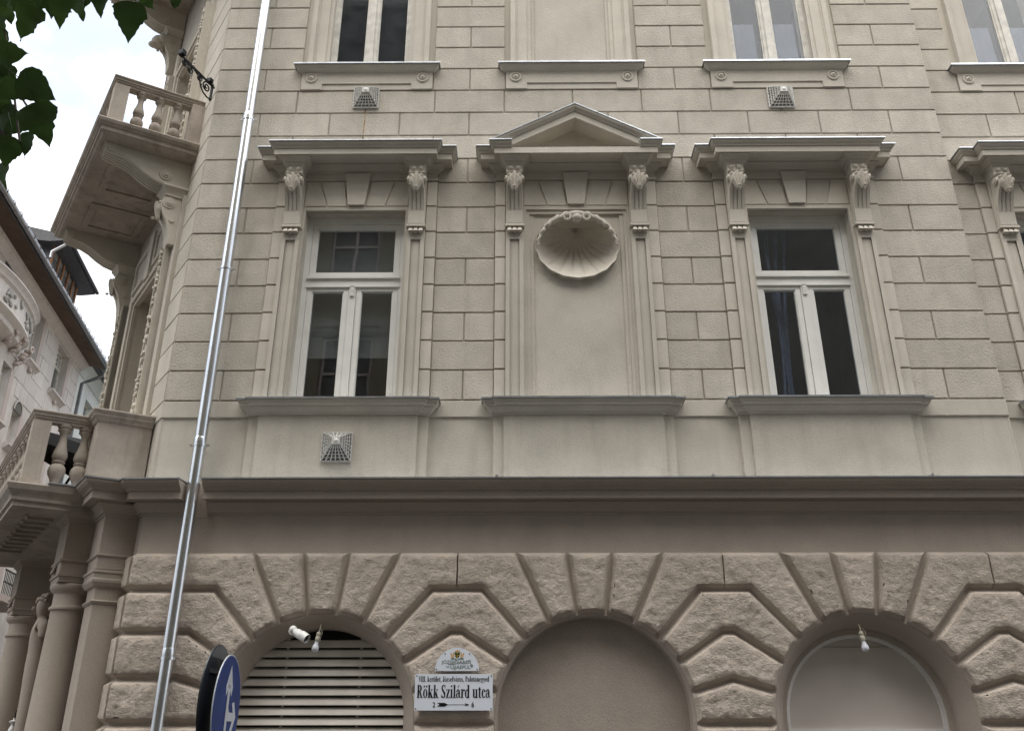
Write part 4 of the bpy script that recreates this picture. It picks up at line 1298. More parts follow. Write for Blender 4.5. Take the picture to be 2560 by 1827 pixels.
# ------------------------------------------------------------------ pyramid vent covers
M['ventw'] = simple('vent_white', (0.60, 0.585, 0.545), rough=0.45, vary=0.15, scale=25)
M['rust'] = simple('rust_run', (0.36, 0.17, 0.045), rough=0.9, vary=0.35, scale=40)
M['ventg'] = simple('vent_back', (0.13, 0.125, 0.115), rough=0.8, vary=0.2, scale=20)
def vent(cx, cz, y, label, group, size=0.165):
    E = empty('vent_cover', (cx, y, cz))
    tag(E, label, 'vent cover', group)
    def bld(b, n, mt, sm=None):
        return b.build(n, mt, E, sm)
    h, tp, pr = size, 0.046, 0.135
    ax, az = 0.012, 0.035
    b = MB(); b.box(-h, h, -0.012, 0.004, -h, h); bld(b, 'back_plate', 'ventg')
    b = MB(); b.disc((0.0, 0.02), 0.085, -0.0145, -0.012, 20); bld(b, 'duct_mouth', 'black')
    b = MB()
    for (x0, z0, x1, z1) in ((-h, -h, h, -h), (h, -h, h, h), (h, h, -h, h), (-h, h, -h, -h)):
        b.bar((x0, -0.018, z0), (x1, -0.018, z1), 0.014)
    bld(b, 'base_frame', 'ventw')
    b = MB()
    bc = [(-h, -h), (h, -h), (h, h), (-h, h)]; tcn = [(ax - tp, az - tp * 0.85), (ax + tp, az - tp * 0.85), (ax + tp, az + tp * 0.85), (ax - tp, az + tp * 0.85)]
    for i in range(4):
        b0, b1 = Vector((bc[i][0], -0.018, bc[i][1])), Vector((bc[(i + 1) % 4][0], -0.018, bc[(i + 1) % 4][1]))
        t0, t1 = Vector((tcn[i][0], -pr, tcn[i][1])), Vector((tcn[(i + 1) % 4][0], -pr, tcn[(i + 1) % 4][1]))
        for k in range(6):
            t = k / 6
            b.bar(b0.lerp(b1, t), t0.lerp(t1, t), 0.013, 0.005)
        for u in (0.03, 0.22, 0.41, 0.60, 0.80):
            b.bar(b0.lerp(t0, u), b1.lerp(t1, u), 0.014, 0.005)
    bld(b, 'grille', 'ventw')
    b = MB(); b.prism([(p[0], p[1]) for p in tcn], -pr - 0.006, -pr + 0.006); b.ell((ax, -pr - 0.002, az), (0.030, 0.012, 0.028), None, 10, 6); bld(b, 'cap', 'ventw', 40)
    for o in E.children:
        pass
    return E
vent(-2.027, 9.500, 0.0, 'small white pyramid vent cover with a rust run, below the upper left window', 'pyramid vent covers')
vent(3.490, 9.470, 0.0, 'small white pyramid vent cover below the upper right curtained window', 'pyramid vent covers')
vent(-2.018, 4.608, -0.060, 'white pyramid vent cover on the apron under the left window', 'pyramid vent covers')
b = MB()
zz = 9.29; xx = -2.026; rr = random.Random(9)
pts = []
while zz > 8.54:
    w = rr.uniform(0.003, 0.008) if zz > 9.0 or rr.random() > 0.3 else 0.0025
    x2 = xx + rr.uniform(-0.003, 0.003)
    b.add([(xx - w, -0.0035, zz), (xx + w, -0.0035, zz), (x2 + w, -0.0035, zz - 0.045), (x2 - w, -0.0035, zz - 0.045)], [(0, 1, 2, 3)])
    xx = x2; zz -= 0.05
b.build('rust_stain', 'rust', WALL)

# ------------------------------------------------------------------ security camera and bulbs in the arches
E = empty('security_camera', (-2.315, -0.02, 2.66)); E.scale = (1.2, 1.2, 1.2); tag(E, 'white bullet security camera on the arch above the shutter', 'camera')
b = MB(); b.disc((0.0, 0.0), 0.036, -0.022, 0.03, 18); b.build('wall_base', 'white', E, smooth=30)
b = MB(); b.ell((0.008, -0.045, 0.006), (0.034, 0.034, 0.034), None, 14, 9); b.build('ball_joint', 'white', E, smooth=60)
ax_ = Vector((0.105, -0.040, -0.062)).normalized()
p0 = Vector((0.012, -0.048, 0.0))
b = MB(); b.tube([p0, p0 + ax_ * 0.03, p0 + ax_ * 0.045, p0 + ax_ * 0.140], [0.022, 0.028, 0.037, 0.037], 18); b.build('housing', 'white', E, smooth=40)
b = MB(); b.tube([p0 + ax_ * 0.1402, p0 + ax_ * 0.144], 0.031, 18); b.build('lens_window', 'ink', E, smooth=40)
b = MB(); b.tube([p0 + ax_ * 0.095 + Vector((0, 0, 0.006)), p0 + ax_ * 0.165 + Vector((0, 0, 0.006))], 0.0385, 18, caps=False); b.build('sun_shield', 'white', E, smooth=40)

M['bulb'] = simple('frosted_bulb', (0.70, 0.71, 0.76), rough=0.25, vary=0.03)
M['sock'] = simple('lamp_socket', (0.50, 0.46, 0.36), rough=0.6, vary=0.15, scale=30)
def bulb(x, y, ztop, lab, tilt):
    E = empty('bare_bulb', (x, y, ztop)); tag(E, lab, 'light bulb', 'bare bulbs hanging in the arches')
    E.rotation_euler = (0, R(tilt), 0); E.scale = (1.15, 1.15, 1.1)
    b = MB(); b.tube([(0.0, 0.0, 0.06), (0.004, 0, 0.02), (0, 0, -0.01)], 0.006, 8); b.tube([(0.02, -0.01, 0.02), (0.034, -0.016, -0.02), (0.026, -0.01, -0.065), (0.034, -0.01, -0.085)], 0.002, 6); b.build('cable', 'sock', E)
    b = MB(); b.lathe([(0.0, -0.008), (0.014, -0.008), (0.020, -0.016), (0.020, -0.040), (0.016, -0.046), (0.021, -0.052), (0.022, -0.085), (0.018, -0.092), (0.0, -0.092)][::-1], 14); b.build('socket', 'sock', E, smooth=40)
    b = MB(); b.lathe([(0.0, -0.190), (0.012, -0.188), (0.024, -0.181), (0.031, -0.168), (0.032, -0.155), (0.028, -0.138), (0.020, -0.120), (0.016, -0.104), (0.015, -0.090), (0.0, -0.090)], 16); b.build('glass_bulb', 'bulb', E, smooth=60)
bulb(-2.060, 0.03, 2.665, 'bare bulb hanging in front of the slatted shutter', 9)
bulb(3.480, 0.03, 2.665, 'bare bulb hanging in the grey boarded arch', -8)

# ------------------------------------------------------------------ street name plates
def text_mesh(name, body, size, w, loc, mat, parent, align='CENTER', bold=0.0):
    cu = bpy.data.curves.new(name, 'FONT'); cu.body = body; cu.size = size; cu.align_x = align; cu.extrude = 0.0004; cu.offset = bold
    ob = bpy.data.objects.new(name, cu); COL.objects.link(ob)
    bpy.context.view_layer.update()
    me = bpy.data.meshes.new_from_object(ob.evaluated_get(bpy.context.evaluated_depsgraph_get()))
    bpy.data.objects.remove(ob)
    xs = [v.co.x for v in me.vertices]
    k = w / (max(xs) - min(xs)); c = (max(xs) + min(xs)) / 2
    for v in me.vertices: v.co = Vector(((v.co.x - c) * k, -v.co.z, v.co.y))
    me.materials.clear(); me.materials.append(M[mat])
    o = bpy.data.objects.new(name, me); link(o, parent); o.location = loc
    return o
SX, SZ, SY = -0.653, 2.071, -0.105
E = empty('street_sign', (SX, SY, SZ)); tag(E, 'white rectangular street name plate reading Rökk Szilárd utca', 'street sign')
b = MB(); b.box(-0.384, 0.384, -0.010, 0.006, -0.168, 0.168); b.build('plate', 'signw', E)
for x in (-0.369, 0.369):
    for z in (-0.152, 0.152):
        b = MB(); b.ell((x, -0.011, z), (0.007, 0.004, 0.007), None, 8, 4); b.build('screw', 'screw', E)
text_mesh('house_number', '2', 0.066, 0.026, (-0.190, -0.0115, -0.138), 'ink', E, bold=0.001)
text_mesh('house_number', '6', 0.066, 0.026, (0.190, -0.0115, -0.138), 'ink', E, bold=0.001)
# serif street name drawn glyph by glyph
class Pen:
    def __init__(s): s.b = MB(); s.x = 0.0; s.kx = 0.0966; s.kz = 0.1185
    def P(s, pts):
        k = len(pts)
        s.b.add([((s.x + x) * s.kx, 0.0, z * s.kz) for x, z in pts], [tuple(range(k))])
    def r(s, x0, x1, z0, z1): s.P([(x0, z0), (x1, z0), (x1, z1), (x0, z1)])
    def stem(s, x, z0=0.0, z1=1.0, w=0.17, foot=True, head=True):
        s.r(x, x + w, z0, z1)
        if foot: s.r(x - 0.06, x + w + 0.06, z0, z0 + 0.045)
        if head: s.P([(x - 0.07, z1 - 0.05), (x, z1 - 0.05), (x, z1), (x - 0.07, z1 - 0.02)])
    def ring(s, cx, cz, rx, rz, ix, iz, a0=0, a1=360, n=20):
        for i in range(n):
            p, q = R(a0 + (a1 - a0) * i / n), R(a0 + (a1 - a0) * (i + 1) / n)
            s.P([(cx + rx * math.cos(p), cz + rz * math.sin(p)), (cx + rx * math.cos(q), cz + rz * math.sin(q)), (cx + ix * math.cos(q), cz + iz * math.sin(q)), (cx + ix * math.cos(p), cz + iz * math.sin(p))])
    def dot(s, x, z, r=0.085): s.P([(x + r * math.cos(2 * math.pi * i / 12), z + r * 0.85 * math.sin(2 * math.pi * i / 12)) for i in range(12)])
    def acute(s, x, z): s.P([(x - 0.06, z), (x + 0.0, z), (x + 0.16, z + 0.17), (x + 0.04, z + 0.17)])
    def g(s, ch):
        w = 0.5
        if ch == 'R':
            s.stem(0.06, 0, 1, head=False); s.r(0.0, 0.3, 0.955, 1.0); s.ring(0.22, 0.745, 0.30, 0.255, 0.13, 0.20, -90, 90)
            s.P([(0.24, 0.52), (0.38, 0.52), (0.60, 0.0), (0.42, 0.0)]); s.r(0.40, 0.64, 0, 0.045); w = 0.66
        elif ch in 'oö':
            s.ring(0.25, 0.335, 0.24, 0.35, 0.085, 0.30)
            if ch == 'ö': s.dot(0.12, 0.88); s.dot(0.38, 0.88)
            w = 0.53
        elif ch == 'k':
            s.stem(0.06); s.P([(0.23, 0.28), (0.23, 0.36), (0.40, 0.62), (0.46, 0.62)]); s.r(0.32, 0.54, 0.615, 0.66)
            s.P([(0.22, 0.33), (0.33, 0.46), (0.55, 0.0), (0.36, 0.0)]); s.r(0.34, 0.60, 0, 0.045); w = 0.60
        elif ch == 'S':
            s.ring(0.25, 0.745, 0.22, 0.27, 0.09, 0.215, 35, 200); s.ring(0.25, 0.255, 0.23, 0.27, 0.08, 0.215, -160, 30)
            s.P([(0.03, 0.70), (0.165, 0.73), (0.47, 0.37), (0.33, 0.25)]); s.r(0.41, 0.45, 0.72, 1.0); s.r(0.02, 0.06, 0.0, 0.28); w = 0.53
        elif ch == 'z':
            s.r(0.03, 0.42, 0.61, 0.66); s.r(0.02, 0.43, 0, 0.05); s.P([(0.02, 0.04), (0.19, 0.04), (0.42, 0.62), (0.25, 0.62)]); s.r(0.03, 0.07, 0.48, 0.62); s.r(0.39, 0.43, 0.04, 0.18); w = 0.46
        elif ch == 'i': s.stem(0.07, 0, 0.67); s.dot(0.15, 0.90, 0.09); w = 0.32
        elif ch == 'l': s.stem(0.07); w = 0.32
        elif ch in 'aá':
            s.ring(0.20, 0.19, 0.19, 0.20, 0.06, 0.15, 60, 300); s.ring(0.24, 0.46, 0.19, 0.21, 0.04, 0.165, 0, 165); s.r(0.28, 0.43, 0.06, 0.47); s.P([(0.28, 0.33), (0.28, 0.38), (0.16, 0.36), (0.14, 0.33)])
            s.P([(0.43, 0.0), (0.53, 0.05), (0.43, 0.12), (0.36, 0.03)]); s.dot(0.10, 0.50, 0.07)
            if ch == 'á': s.acute(0.22, 0.80)
            w = 0.53
        elif ch == 'r': s.stem(0.06, 0, 0.67); s.P([(0.22, 0.50), (0.30, 0.66), (0.40, 0.68), (0.36, 0.60)]); s.dot(0.37, 0.58, 0.085); w = 0.44
        elif ch == 'd': s.ring(0.24, 0.32, 0.22, 0.335, 0.07, 0.285, 40, 320); s.stem(0.31, 0, 1, foot=False); s.r(0.40, 0.55, 0, 0.045); w = 0.58
        elif ch == 'u': s.stem(0.06, 0.15, 0.67, foot=False); s.ring(0.25, 0.17, 0.19, 0.18, 0.03, 0.12, 180, 330); s.stem(0.36, 0, 0.67, foot=False); s.r(0.45, 0.60, 0, 0.045); w = 0.62
        elif ch == 't': s.r(0.09, 0.25, 0.08, 0.80); s.r(0.0, 0.36, 0.615, 0.66); s.P([(0.09, 0.08), (0.16, 0.0), (0.28, -0.01), (0.36, 0.06), (0.25, 0.08)]); s.P([(0.02, 0.655), (0.09, 0.655), (0.19, 0.85), (0.16, 0.85)]); w = 0.37
        elif ch == 'c': s.ring(0.25, 0.33, 0.23, 0.345, 0.07, 0.295, 45, 318); s.dot(0.37, 0.50, 0.085); w = 0.45
        elif ch == 'V': s.P([(0.02, 0.98), (0.20, 0.98), (0.37, 0.0), (0.28, 0.0)]); s.P([(0.28, 0.0), (0.35, 0.0), (0.55, 0.98), (0.49, 0.98)]); s.r(-0.02, 0.26, 0.955, 1.0); s.r(0.42, 0.62, 0.955, 1.0); w = 0.62
        elif ch == 'I': s.stem(0.07, 0, 1, head=False); s.r(0.0, 0.31, 0.955, 1.0); w = 0.34
        elif ch == '.': s.dot(0.12, 0.07, 0.09); w = 0.28
        elif ch == ',': s.dot(0.12, 0.07, 0.09); s.P([(0.20, 0.07), (0.21, 0.0), (0.10, -0.18), (0.07, -0.16)]); w = 0.28
        elif ch == 'e': s.ring(0.25, 0.33, 0.23, 0.345, 0.07, 0.295, 20, 318); s.r(0.08, 0.46, 0.36, 0.41); w = 0.48
        elif ch == 'ü': s.g('u'); s.x -= 0.62; s.dot(0.16, 0.88); s.dot(0.42, 0.88); w = 0.62
        elif ch == 'ó': s.g('o'); s.x -= 0.53; s.acute(0.24, 0.80); w = 0.53
        elif ch == 'J': s.r(0.16, 0.33, 0.12, 1.0); s.r(0.08, 0.42, 0.955, 1.0); s.ring(0.17, 0.12, 0.16, 0.16, 0.02, 0.11, 180, 360); s.dot(0.07, 0.16, 0.07); w = 0.45
        elif ch == 's': s.ring(0.20, 0.495, 0.17, 0.18, 0.06, 0.135, 35, 200); s.ring(0.20, 0.17, 0.18, 0.18, 0.06, 0.135, -160, 30); s.P([(0.03, 0.46), (0.14, 0.48), (0.38, 0.24), (0.27, 0.17)]); w = 0.42
        elif ch == 'f': s.stem(0.08, 0, 0.85, head=False); s.r(0.0, 0.36, 0.615, 0.66); s.ring(0.26, 0.84, 0.18, 0.16, 0.03, 0.11, 20, 180); w = 0.38
        elif ch == 'v': s.P([(0.02, 0.65), (0.19, 0.65), (0.31, 0.0), (0.23, 0.0)]); s.P([(0.23, 0.0), (0.30, 0.0), (0.46, 0.65), (0.40, 0.65)]); s.r(-0.02, 0.24, 0.615, 0.66); s.r(0.34, 0.52, 0.615, 0.66); w = 0.50
        elif ch == 'P': s.stem(0.06, 0, 1, head=False); s.r(0.0, 0.3, 0.955, 1.0); s.ring(0.22, 0.72, 0.30, 0.28, 0.13, 0.225, -90, 90); w = 0.56
        elif ch == 'n': s.stem(0.06, 0, 0.67); s.ring(0.34, 0.46, 0.19, 0.21, 0.03, 0.15, 0, 150); s.stem(0.36, 0, 0.48, head=False); w = 0.62
        elif ch == 'g': s.ring(0.24, 0.42, 0.20, 0.25, 0.06, 0.205); s.ring(0.23, -0.10, 0.21, 0.16, 0.09, 0.11); s.P([(0.12, 0.10), (0.34, 0.06), (0.34, 0.0), (0.10, 0.04)]); s.r(0.36, 0.48, 0.60, 0.66); w = 0.50
        elif ch == 'y': s.g('v'); s.x -= 0.50; s.P([(0.23, 0.02), (0.31, 0.02), (0.20, -0.26), (0.13, -0.26)]); s.dot(0.11, -0.20, 0.07); w = 0.50
        elif ch == ' ': w = 0.26
        s.x += w
pen = Pen()
for ch in 'Rökk Szilárd utca': pen.g(ch)
k_ = 0.722 / (pen.x * pen.kx)
o = pen.b
o.v = [Vector((p.x * k_, p.y, p.z)) for p in o.v]
ob = o.build('street_name', 'ink', E); ob.location = (-0.361, -0.0125, -0.052)
pen = Pen(); pen.kz = 0.050
for ch in 'VIII. kerület, Józsefváros, Palotanegyed': pen.g(ch)
k_ = 0.700 / (pen.x * pen.kx)
o = pen.b
o.v = [Vector((p.x * k_, p.y, p.z)) for p in o.v]
ob = o.build('district_line', 'ink', E); ob.location = (-0.350, -0.0125, 0.097)
b = MB()                                                      # arrow between the house numbers
for poly in ([(-0.160, 0.017), (-0.135, 0.0), (-0.160, -0.017), (-0.085, -0.017), (-0.052, 0.0), (-0.085, 0.017)], [(-0.06, 0.002), (-0.06, -0.002), (0.12, -0.002), (0.12, 0.002)], [(0.112, 0.013), (0.160, 0.0), (0.112, -0.013), (0.122, 0.0)]):
    b.add([(x, -0.0122, z - 0.115) for x, z in poly], [tuple(range(len(poly)))])
b.build('arrow', 'ink', E)

E = empty('district_plaque', (-0.626, SY - 0.003, 2.267)); tag(E, 'small half-round white plaque with a coat of arms above the street name plate', 'plaque')
b = MB(); b.prism([(0.2195 * math.cos(R(a)), 0.2195 * math.sin(R(a))) for a in range(0, 181, 6)], -0.010, 0.006); b.build('plate', 'signw', E)
M['gold'] = simple('gold_enamel', (0.62, 0.30, 0.03), rough=0.35); M['green'] = simple('green_enamel', (0.012, 0.075, 0.02), rough=0.35); M['lett'] = simple('grey_green_lettering', (0.07, 0.12, 0.09), rough=0.4)
for x, z in ((-0.205, 0.016), (0.202, 0.014), (-0.121, 0.163), (0.124, 0.162)):
    b = MB(); b.ell((x, -0.011, z), (0.007, 0.004, 0.007), None, 8, 4); b.build('screw', 'screw', E)
def flat(polys, y, name, mat, parent):
    b = MB()
    for poly in polys: b.add([(x, y, z) for x, z in poly], [tuple(range(len(poly)))])
    return b.build(name, mat, parent)
shield = [(-0.026, 0.175), (-0.026, 0.150), (-0.018, 0.130), (0.0, 0.117), (0.018, 0.130), (0.026, 0.150), (0.026, 0.175)]
flat([shield], -0.0112, 'shield', 'green', E)
flat([[(-0.0045, 0.172), (0.0045, 0.172), (0.0045, 0.160), (-0.0045, 0.160)], [(-0.024, 0.152), (-0.012, 0.152), (-0.012, 0.143), (-0.024, 0.143)], [(0.012, 0.152), (0.024, 0.152), (0.024, 0.143), (0.012, 0.143)], [(-0.004, 0.148), (0.004, 0.148), (0.004, 0.124), (-0.004, 0.124)]], -0.0122, 'charges', 'gold', E)
sup = []
for s in (-1, 1):
    sup += [[(s * 0.032, 0.128), (s * 0.044, 0.126), (s * 0.048, 0.150), (s * 0.036, 0.160)], [(s * 0.034, 0.158), (s * 0.044, 0.156), (s * 0.040, 0.178), (s * 0.030, 0.172)], [(s * 0.046, 0.148), (s * 0.066, 0.176), (s * 0.068, 0.158), (s * 0.060, 0.146)],
            [(s * 0.048, 0.132), (s * 0.062, 0.146), (s * 0.064, 0.134), (s * 0.050, 0.122)]]
sup.append([(-0.024, 0.180), (0.024, 0.180), (0.028, 0.196), (0.012, 0.189), (0.0, 0.200), (-0.012, 0.189), (-0.028, 0.196)])
flat(sup, -0.0114, 'supporters', 'gold', E)
flat([[(-0.068, 0.118), (-0.034, 0.122), (-0.014, 0.112), (0.0, 0.108), (0.014, 0.112), (0.034, 0.122), (0.068, 0.118), (0.060, 0.108), (0.03, 0.112), (0.014, 0.103), (-0.014, 0.103), (-0.03, 0.112), (-0.060, 0.108)]], -0.0113, 'ribbon', 'green', E)
text_mesh('lettering', 'JÓZSEFVÁROS', 0.046, 0.295, (-0.008, -0.0113, 0.068), 'lett', E)
text_mesh('lettering', 'ÚJJÁÉPÜL', 0.046, 0.200, (0.035, -0.0113, 0.020), 'lett', E)
b = MB()
b.tube([(-0.09, -0.012, 0.070), (-0.04, -0.012, 0.062), (0.03, -0.012, 0.082), (0.07, -0.012, 0.066), (0.10, -0.012, 0.092), (0.13, -0.012, 0.105)], 0.0018, 5)
b.tube([(-0.11, -0.012, 0.05), (-0.10, -0.012, 0.034), (-0.085, -0.012, 0.048), (-0.08, -0.012, 0.03)], 0.0016, 5)
for k in range(3): b.tube([(0.145 + 0.006 * (2 - k) * math.cos(t * 0.7), -0.012, 0.05 + 0.006 * (2 - k) * math.sin(t * 0.7)) for t in range(10)], 0.0015, 5)
b.build('scribble', 'lett', E)

# ------------------------------------------------------------------ traffic sign on its post
E = empty('traffic_sign', (-1.80, -3.73, 0.0)); E.rotation_euler = (0, 0, R(3.0)); tag(E, 'post with a blue round arrow sign and the dark back of another', 'traffic sign')
M['blue'] = simple('blue_reflective', (0.010, 0.036, 0.17), rough=0.4, vary=0.18, scale=9, spec=0.2)
M['refl'] = simple('white_reflective', (0.55, 0.58, 0.62), rough=0.35, vary=0.06)
M['back'] = simple('sign_back', (0.022, 0.026, 0.030), rough=0.45, vary=0.2, scale=5)
M['post'] = simple('painted_post', (0.09, 0.09, 0.09), rough=0.5, vary=0.15)
def sdisc(r, x0, x1, zc, yc, name, mat, seg=48):
    b = MB(); vs = []
    for x in (x0, x1):
        for i in range(seg): vs.append((x, yc + r * math.cos(2 * math.pi * i / seg), zc + r * math.sin(2 * math.pi * i / seg)))
    b.add(vs, [tuple(range(seg)), tuple(reversed(range(seg, 2 * seg)))] + [(i, (i + 1) % seg, (i + 1) % seg + seg, i + seg) for i in range(seg)])
    return b.build(name, mat, E)
zc0 = 1.815
sdisc(0.300, 0.062, 0.068, zc0, 0.0, 'sign_rim', 'refl'); BD_ = sdisc(0.293, 0.060, 0.0695, zc0, 0.0, 'blue_disc', 'blue')
def yz(polys, x, name, mat):
    b = MB()
    for p in polys: b.add([(x, y, zc0 + z) for y, z in p], [tuple(range(len(p)))])
    return b.build(name, mat, E)
yz([[(-0.024, -0.28), (0.024, -0.28), (0.024, 0.13), (-0.024, 0.13)],
    [(0.0, 0.24), (-0.075, 0.12), (-0.062, 0.065), (0.0, 0.12)], [(0.0, 0.24), (0.0, 0.12), (0.062, 0.065), (0.075, 0.12)],
    [(0.024, -0.070), (0.16, -0.070), (0.16, -0.022), (0.05, -0.022), (0.024, 0.01)],
    [(0.100, 0.030), (0.150, 0.040), (0.215, -0.046), (0.160, -0.046)], [(0.160, -0.046), (0.215, -0.046), (0.150, -0.135), (0.100, -0.125)]], 0.0715, 'white_arrow', 'refl')
sdisc(0.325, -0.018, -0.010, zc0 + 0.035, 0.02, 'sign_back', 'back')
b = MB(); b.lathe([(0.022, 0.0), (0.022, 2.08), (0.0, 2.08)], 14, (0.022, 0.0)); b.build('post', 'post', E, smooth=40)
for z in (zc0 + 0.20, zc0 - 0.17):
    b = MB(); b.box(-0.010, 0.060, -0.032, 0.032, z - 0.014, z + 0.014); b.box(-0.009, -0.003, -0.17, 0.17, z - 0.012, z + 0.012); b.ell((0.03, -0.037, z), (0.012, 0.012, 0.012), None, 6, 4); b.build('bracket', 'post', E)
b = MB()
n_ = 14; vs = []
for i in range(n_ + 1):
    a = math.pi * (0.27 + 0.46 * i / n_); vs.append((-0.0065, 0.02 + 0.322 * math.cos(a), zc0 + 0.035 + 0.322 * math.sin(a)))
b.add(vs, [tuple(range(n_ + 1))]); b.build('lit_top_patch', simple('grey_lit_top', (0.10, 0.105, 0.105), rough=0.5), E)  # paler top of the sign back: caught sky light put into the colour

# ------------------------------------------------------------------ wrought-iron bracket on the corner
E = empty('iron_bracket', (-4.10, -0.05, 9.66)); tag(E, 'black wrought iron scroll bracket at the building corner above the balcony', 'bracket')
E.rotation_euler = (0, 0, R(-90 + 160 + 180))                  # local +x points out of the corner
E.rotation_euler = (0, 0, math.atan2(-math.cos(R(20)), -math.sin(R(20))))
def spiral(cx, cz, r, a0, turns, n=26):
    return [(cx + r * (1 - 0.80 * t / n) * math.cos(R(a0) + turns * 2 * math.pi * t / n), 0, cz + r * (1 - 0.80 * t / n) * math.sin(R(a0) + turns * 2 * math.pi * t / n)) for t in range(n + 1)]
b = MB(); b.bar((-0.04, 0, 0.02), (0.60, 0, 0.02), 0.018, 0.026); b.build('arm', 'iron', E)
b = MB(); b.box(0.57, 0.64, -0.04, 0.04, 0.03, 0.10); b.build('holder', 'iron', E)
b = MB(); b.box(0.03, 0.09, -0.035, 0.035, 0.03, 0.09); b.build('holder', 'iron', E)
b = MB(); b.bar((0.0, 0, -0.22), (0.0, 0, 0.05), 0.02, 0.03); b.build('wall_plate', 'iron', E)
for nm, pts in (('scroll', spiral(0.10, -0.075, 0.075, 90, -1.6)), ('scroll', spiral(0.25, -0.045, 0.055, 60, 1.5)), ('scroll', spiral(0.42, -0.060, 0.060, 100, -1.6)), ('scroll', spiral(0.55, -0.040, 0.045, 80, 1.4)),
                ('curl', [(0.0, 0, -0.20), (0.06, 0, -0.215), (0.14, 0, -0.20), (0.20, 0, -0.15), (0.24, 0, -0.07), (0.30, 0, -0.01), (0.36, 0, 0.01)]),
                ('curl', [(0.30, 0, -0.02), (0.36, 0, 0.0), (0.44, 0, 0.0), (0.50, 0, -0.02), (0.54, 0, -0.08)]),
                ('spike', [(0.20, 0, -0.10), (0.185, 0, -0.115), (0.205, 0, -0.125), (0.19, 0, -0.145), (0.21, 0, -0.155)]), ('spike', [(0.50, 0, -0.06), (0.52, 0, -0.085), (0.54, 0, -0.085), (0.56, 0, -0.11)])):
    b = MB(); b.tube(pts, 0.0105 if nm != 'spike' else 0.006, 7); b.build(nm, 'iron', E, smooth=50)

# ------------------------------------------------------------------ statue, lamp and parasol on the corner
def skin_body(name, joints, bones, mat, mtx):
    me = bpy.data.meshes.new(name); me.from_pydata([j[0] for j in joints], bones, [])
    ob = bpy.data.objects.new(name, me); COL.objects.link(ob)
    md = ob.modifiers.new('skin', 'SKIN'); md.use_smooth_shade = True
    for i, v in enumerate(me.skin_vertices[0].data):
        v.radius = joints[i][1]; v.use_root = (i == 0)
    sb = ob.modifiers.new('sub', 'SUBSURF'); sb.levels = 2; sb.render_levels = 2
    bpy.context.view_layer.update()
    m2 = bpy.data.meshes.new_from_object(ob.evaluated_get(bpy.context.evaluated_depsgraph_get()))
    bpy.data.objects.remove(ob)
    m2.transform(mtx); m2.materials.clear(); m2.materials.append(M[mat])
    m2.polygons.foreach_set('use_smooth', [True] * len(m2.polygons))
    return link(bpy.data.objects.new(name, m2))
J = [((0, 0, 2.32), (0.13, 0.11)), ((0, -0.01, 2.48), (0.125, 0.10)), ((0, -0.02, 2.66), (0.135, 0.11)), ((0, -0.02, 2.80), (0.085, 0.075)), ((0, -0.03, 2.865), (0.045, 0.045)), ((0, -0.045, 2.93), (0.070, 0.078)), ((0, -0.03, 3.04), (0.085, 0.092)), ((0, -0.02, 3.095), (0.05, 0.055)),
     ((0.13, -0.02, 2.75), (0.055, 0.06)), ((0.15, -0.01, 2.62), (0.045, 0.05)), ((-0.13, -0.02, 2.75), (0.055, 0.06)), ((-0.15, -0.01, 2.62), (0.045, 0.05)),
     ((0, 0.0, 2.10), (0.12, 0.10)), ((0, 0.0, 1.70), (0.10, 0.09)), ((0, 0.0, 1.2), (0.085, 0.08)), ((0, 0, 0.75), (0.10, 0.10))]
BN = [(0, 1), (1, 2), (2, 3), (3, 4), (4, 5), (5, 6), (6, 7), (3, 8), (8, 9), (3, 10), (10, 11), (0, 12), (12, 13), (13, 14), (14, 15)]
ST = skin_body('statue', J, BN, 'gtrim', CHF @ Matrix.Translation((-1.52, -0.53, 0.05)))
tag(ST, 'carved half-length figure tapering into a pillar behind the near column', 'statue')
b = MB(CHF @ Matrix.Translation((-1.52, -0.53, 0.05)))
rnd = random.Random(2)
for k in range(26):
    a, t = rnd.uniform(0, 6.28), rnd.uniform(0.1, 1.5)
    b.ell((0.088 * math.sin(t) * math.cos(a), -0.02 + 0.09 * math.sin(t) * math.sin(a), 3.03 + 0.09 * math.cos(t)), (0.026, 0.026, 0.022), None, 6, 4)
b.ell((0, -0.135, 2.955), (0.014, 0.022, 0.03), None, 6, 5)
b.build('curly_hair', 'gtrim', ST, smooth=60)
b = MB(CHF @ Matrix.Translation((-1.52, -0.53, 0.0))); b.sweep([(-0.2, 0.2), (-0.2, -0.2), (0.2, -0.2), (0.2, 0.2)], [(-0.1, 0.8), (0.0, 0.8), (0.02, 0.7), (0.0, 0.66), (0.0, 0.1), (0.05, 0.0), (-0.1, 0.0)]); b.build('plinth', 'gtrim', ST)

c = CHF @ Vector((-2.25, -0.53, 1.75))
E = empty('entrance_lamp', tuple(c)); tag(E, 'small white lamp on an arm between the entrance columns', 'lamp')
b = MB(); b.tube([(0.35, 0.15, 0.16), (0.15, 0.06, 0.22), (0.0, 0, 0.20), (0, 0, 0.10)], 0.008, 8); b.build('arm', 'iron', E, smooth=50)
b = MB(); b.lathe([(0.0, -0.10), (0.035, -0.08), (0.05, -0.03), (0.035, 0.02), (0.02, 0.05), (0.05, 0.075), (0.052, 0.085), (0.015, 0.10), (0.012, 0.12), (0.0, 0.12)], 14); b.build('shade', 'white', E, smooth=50)

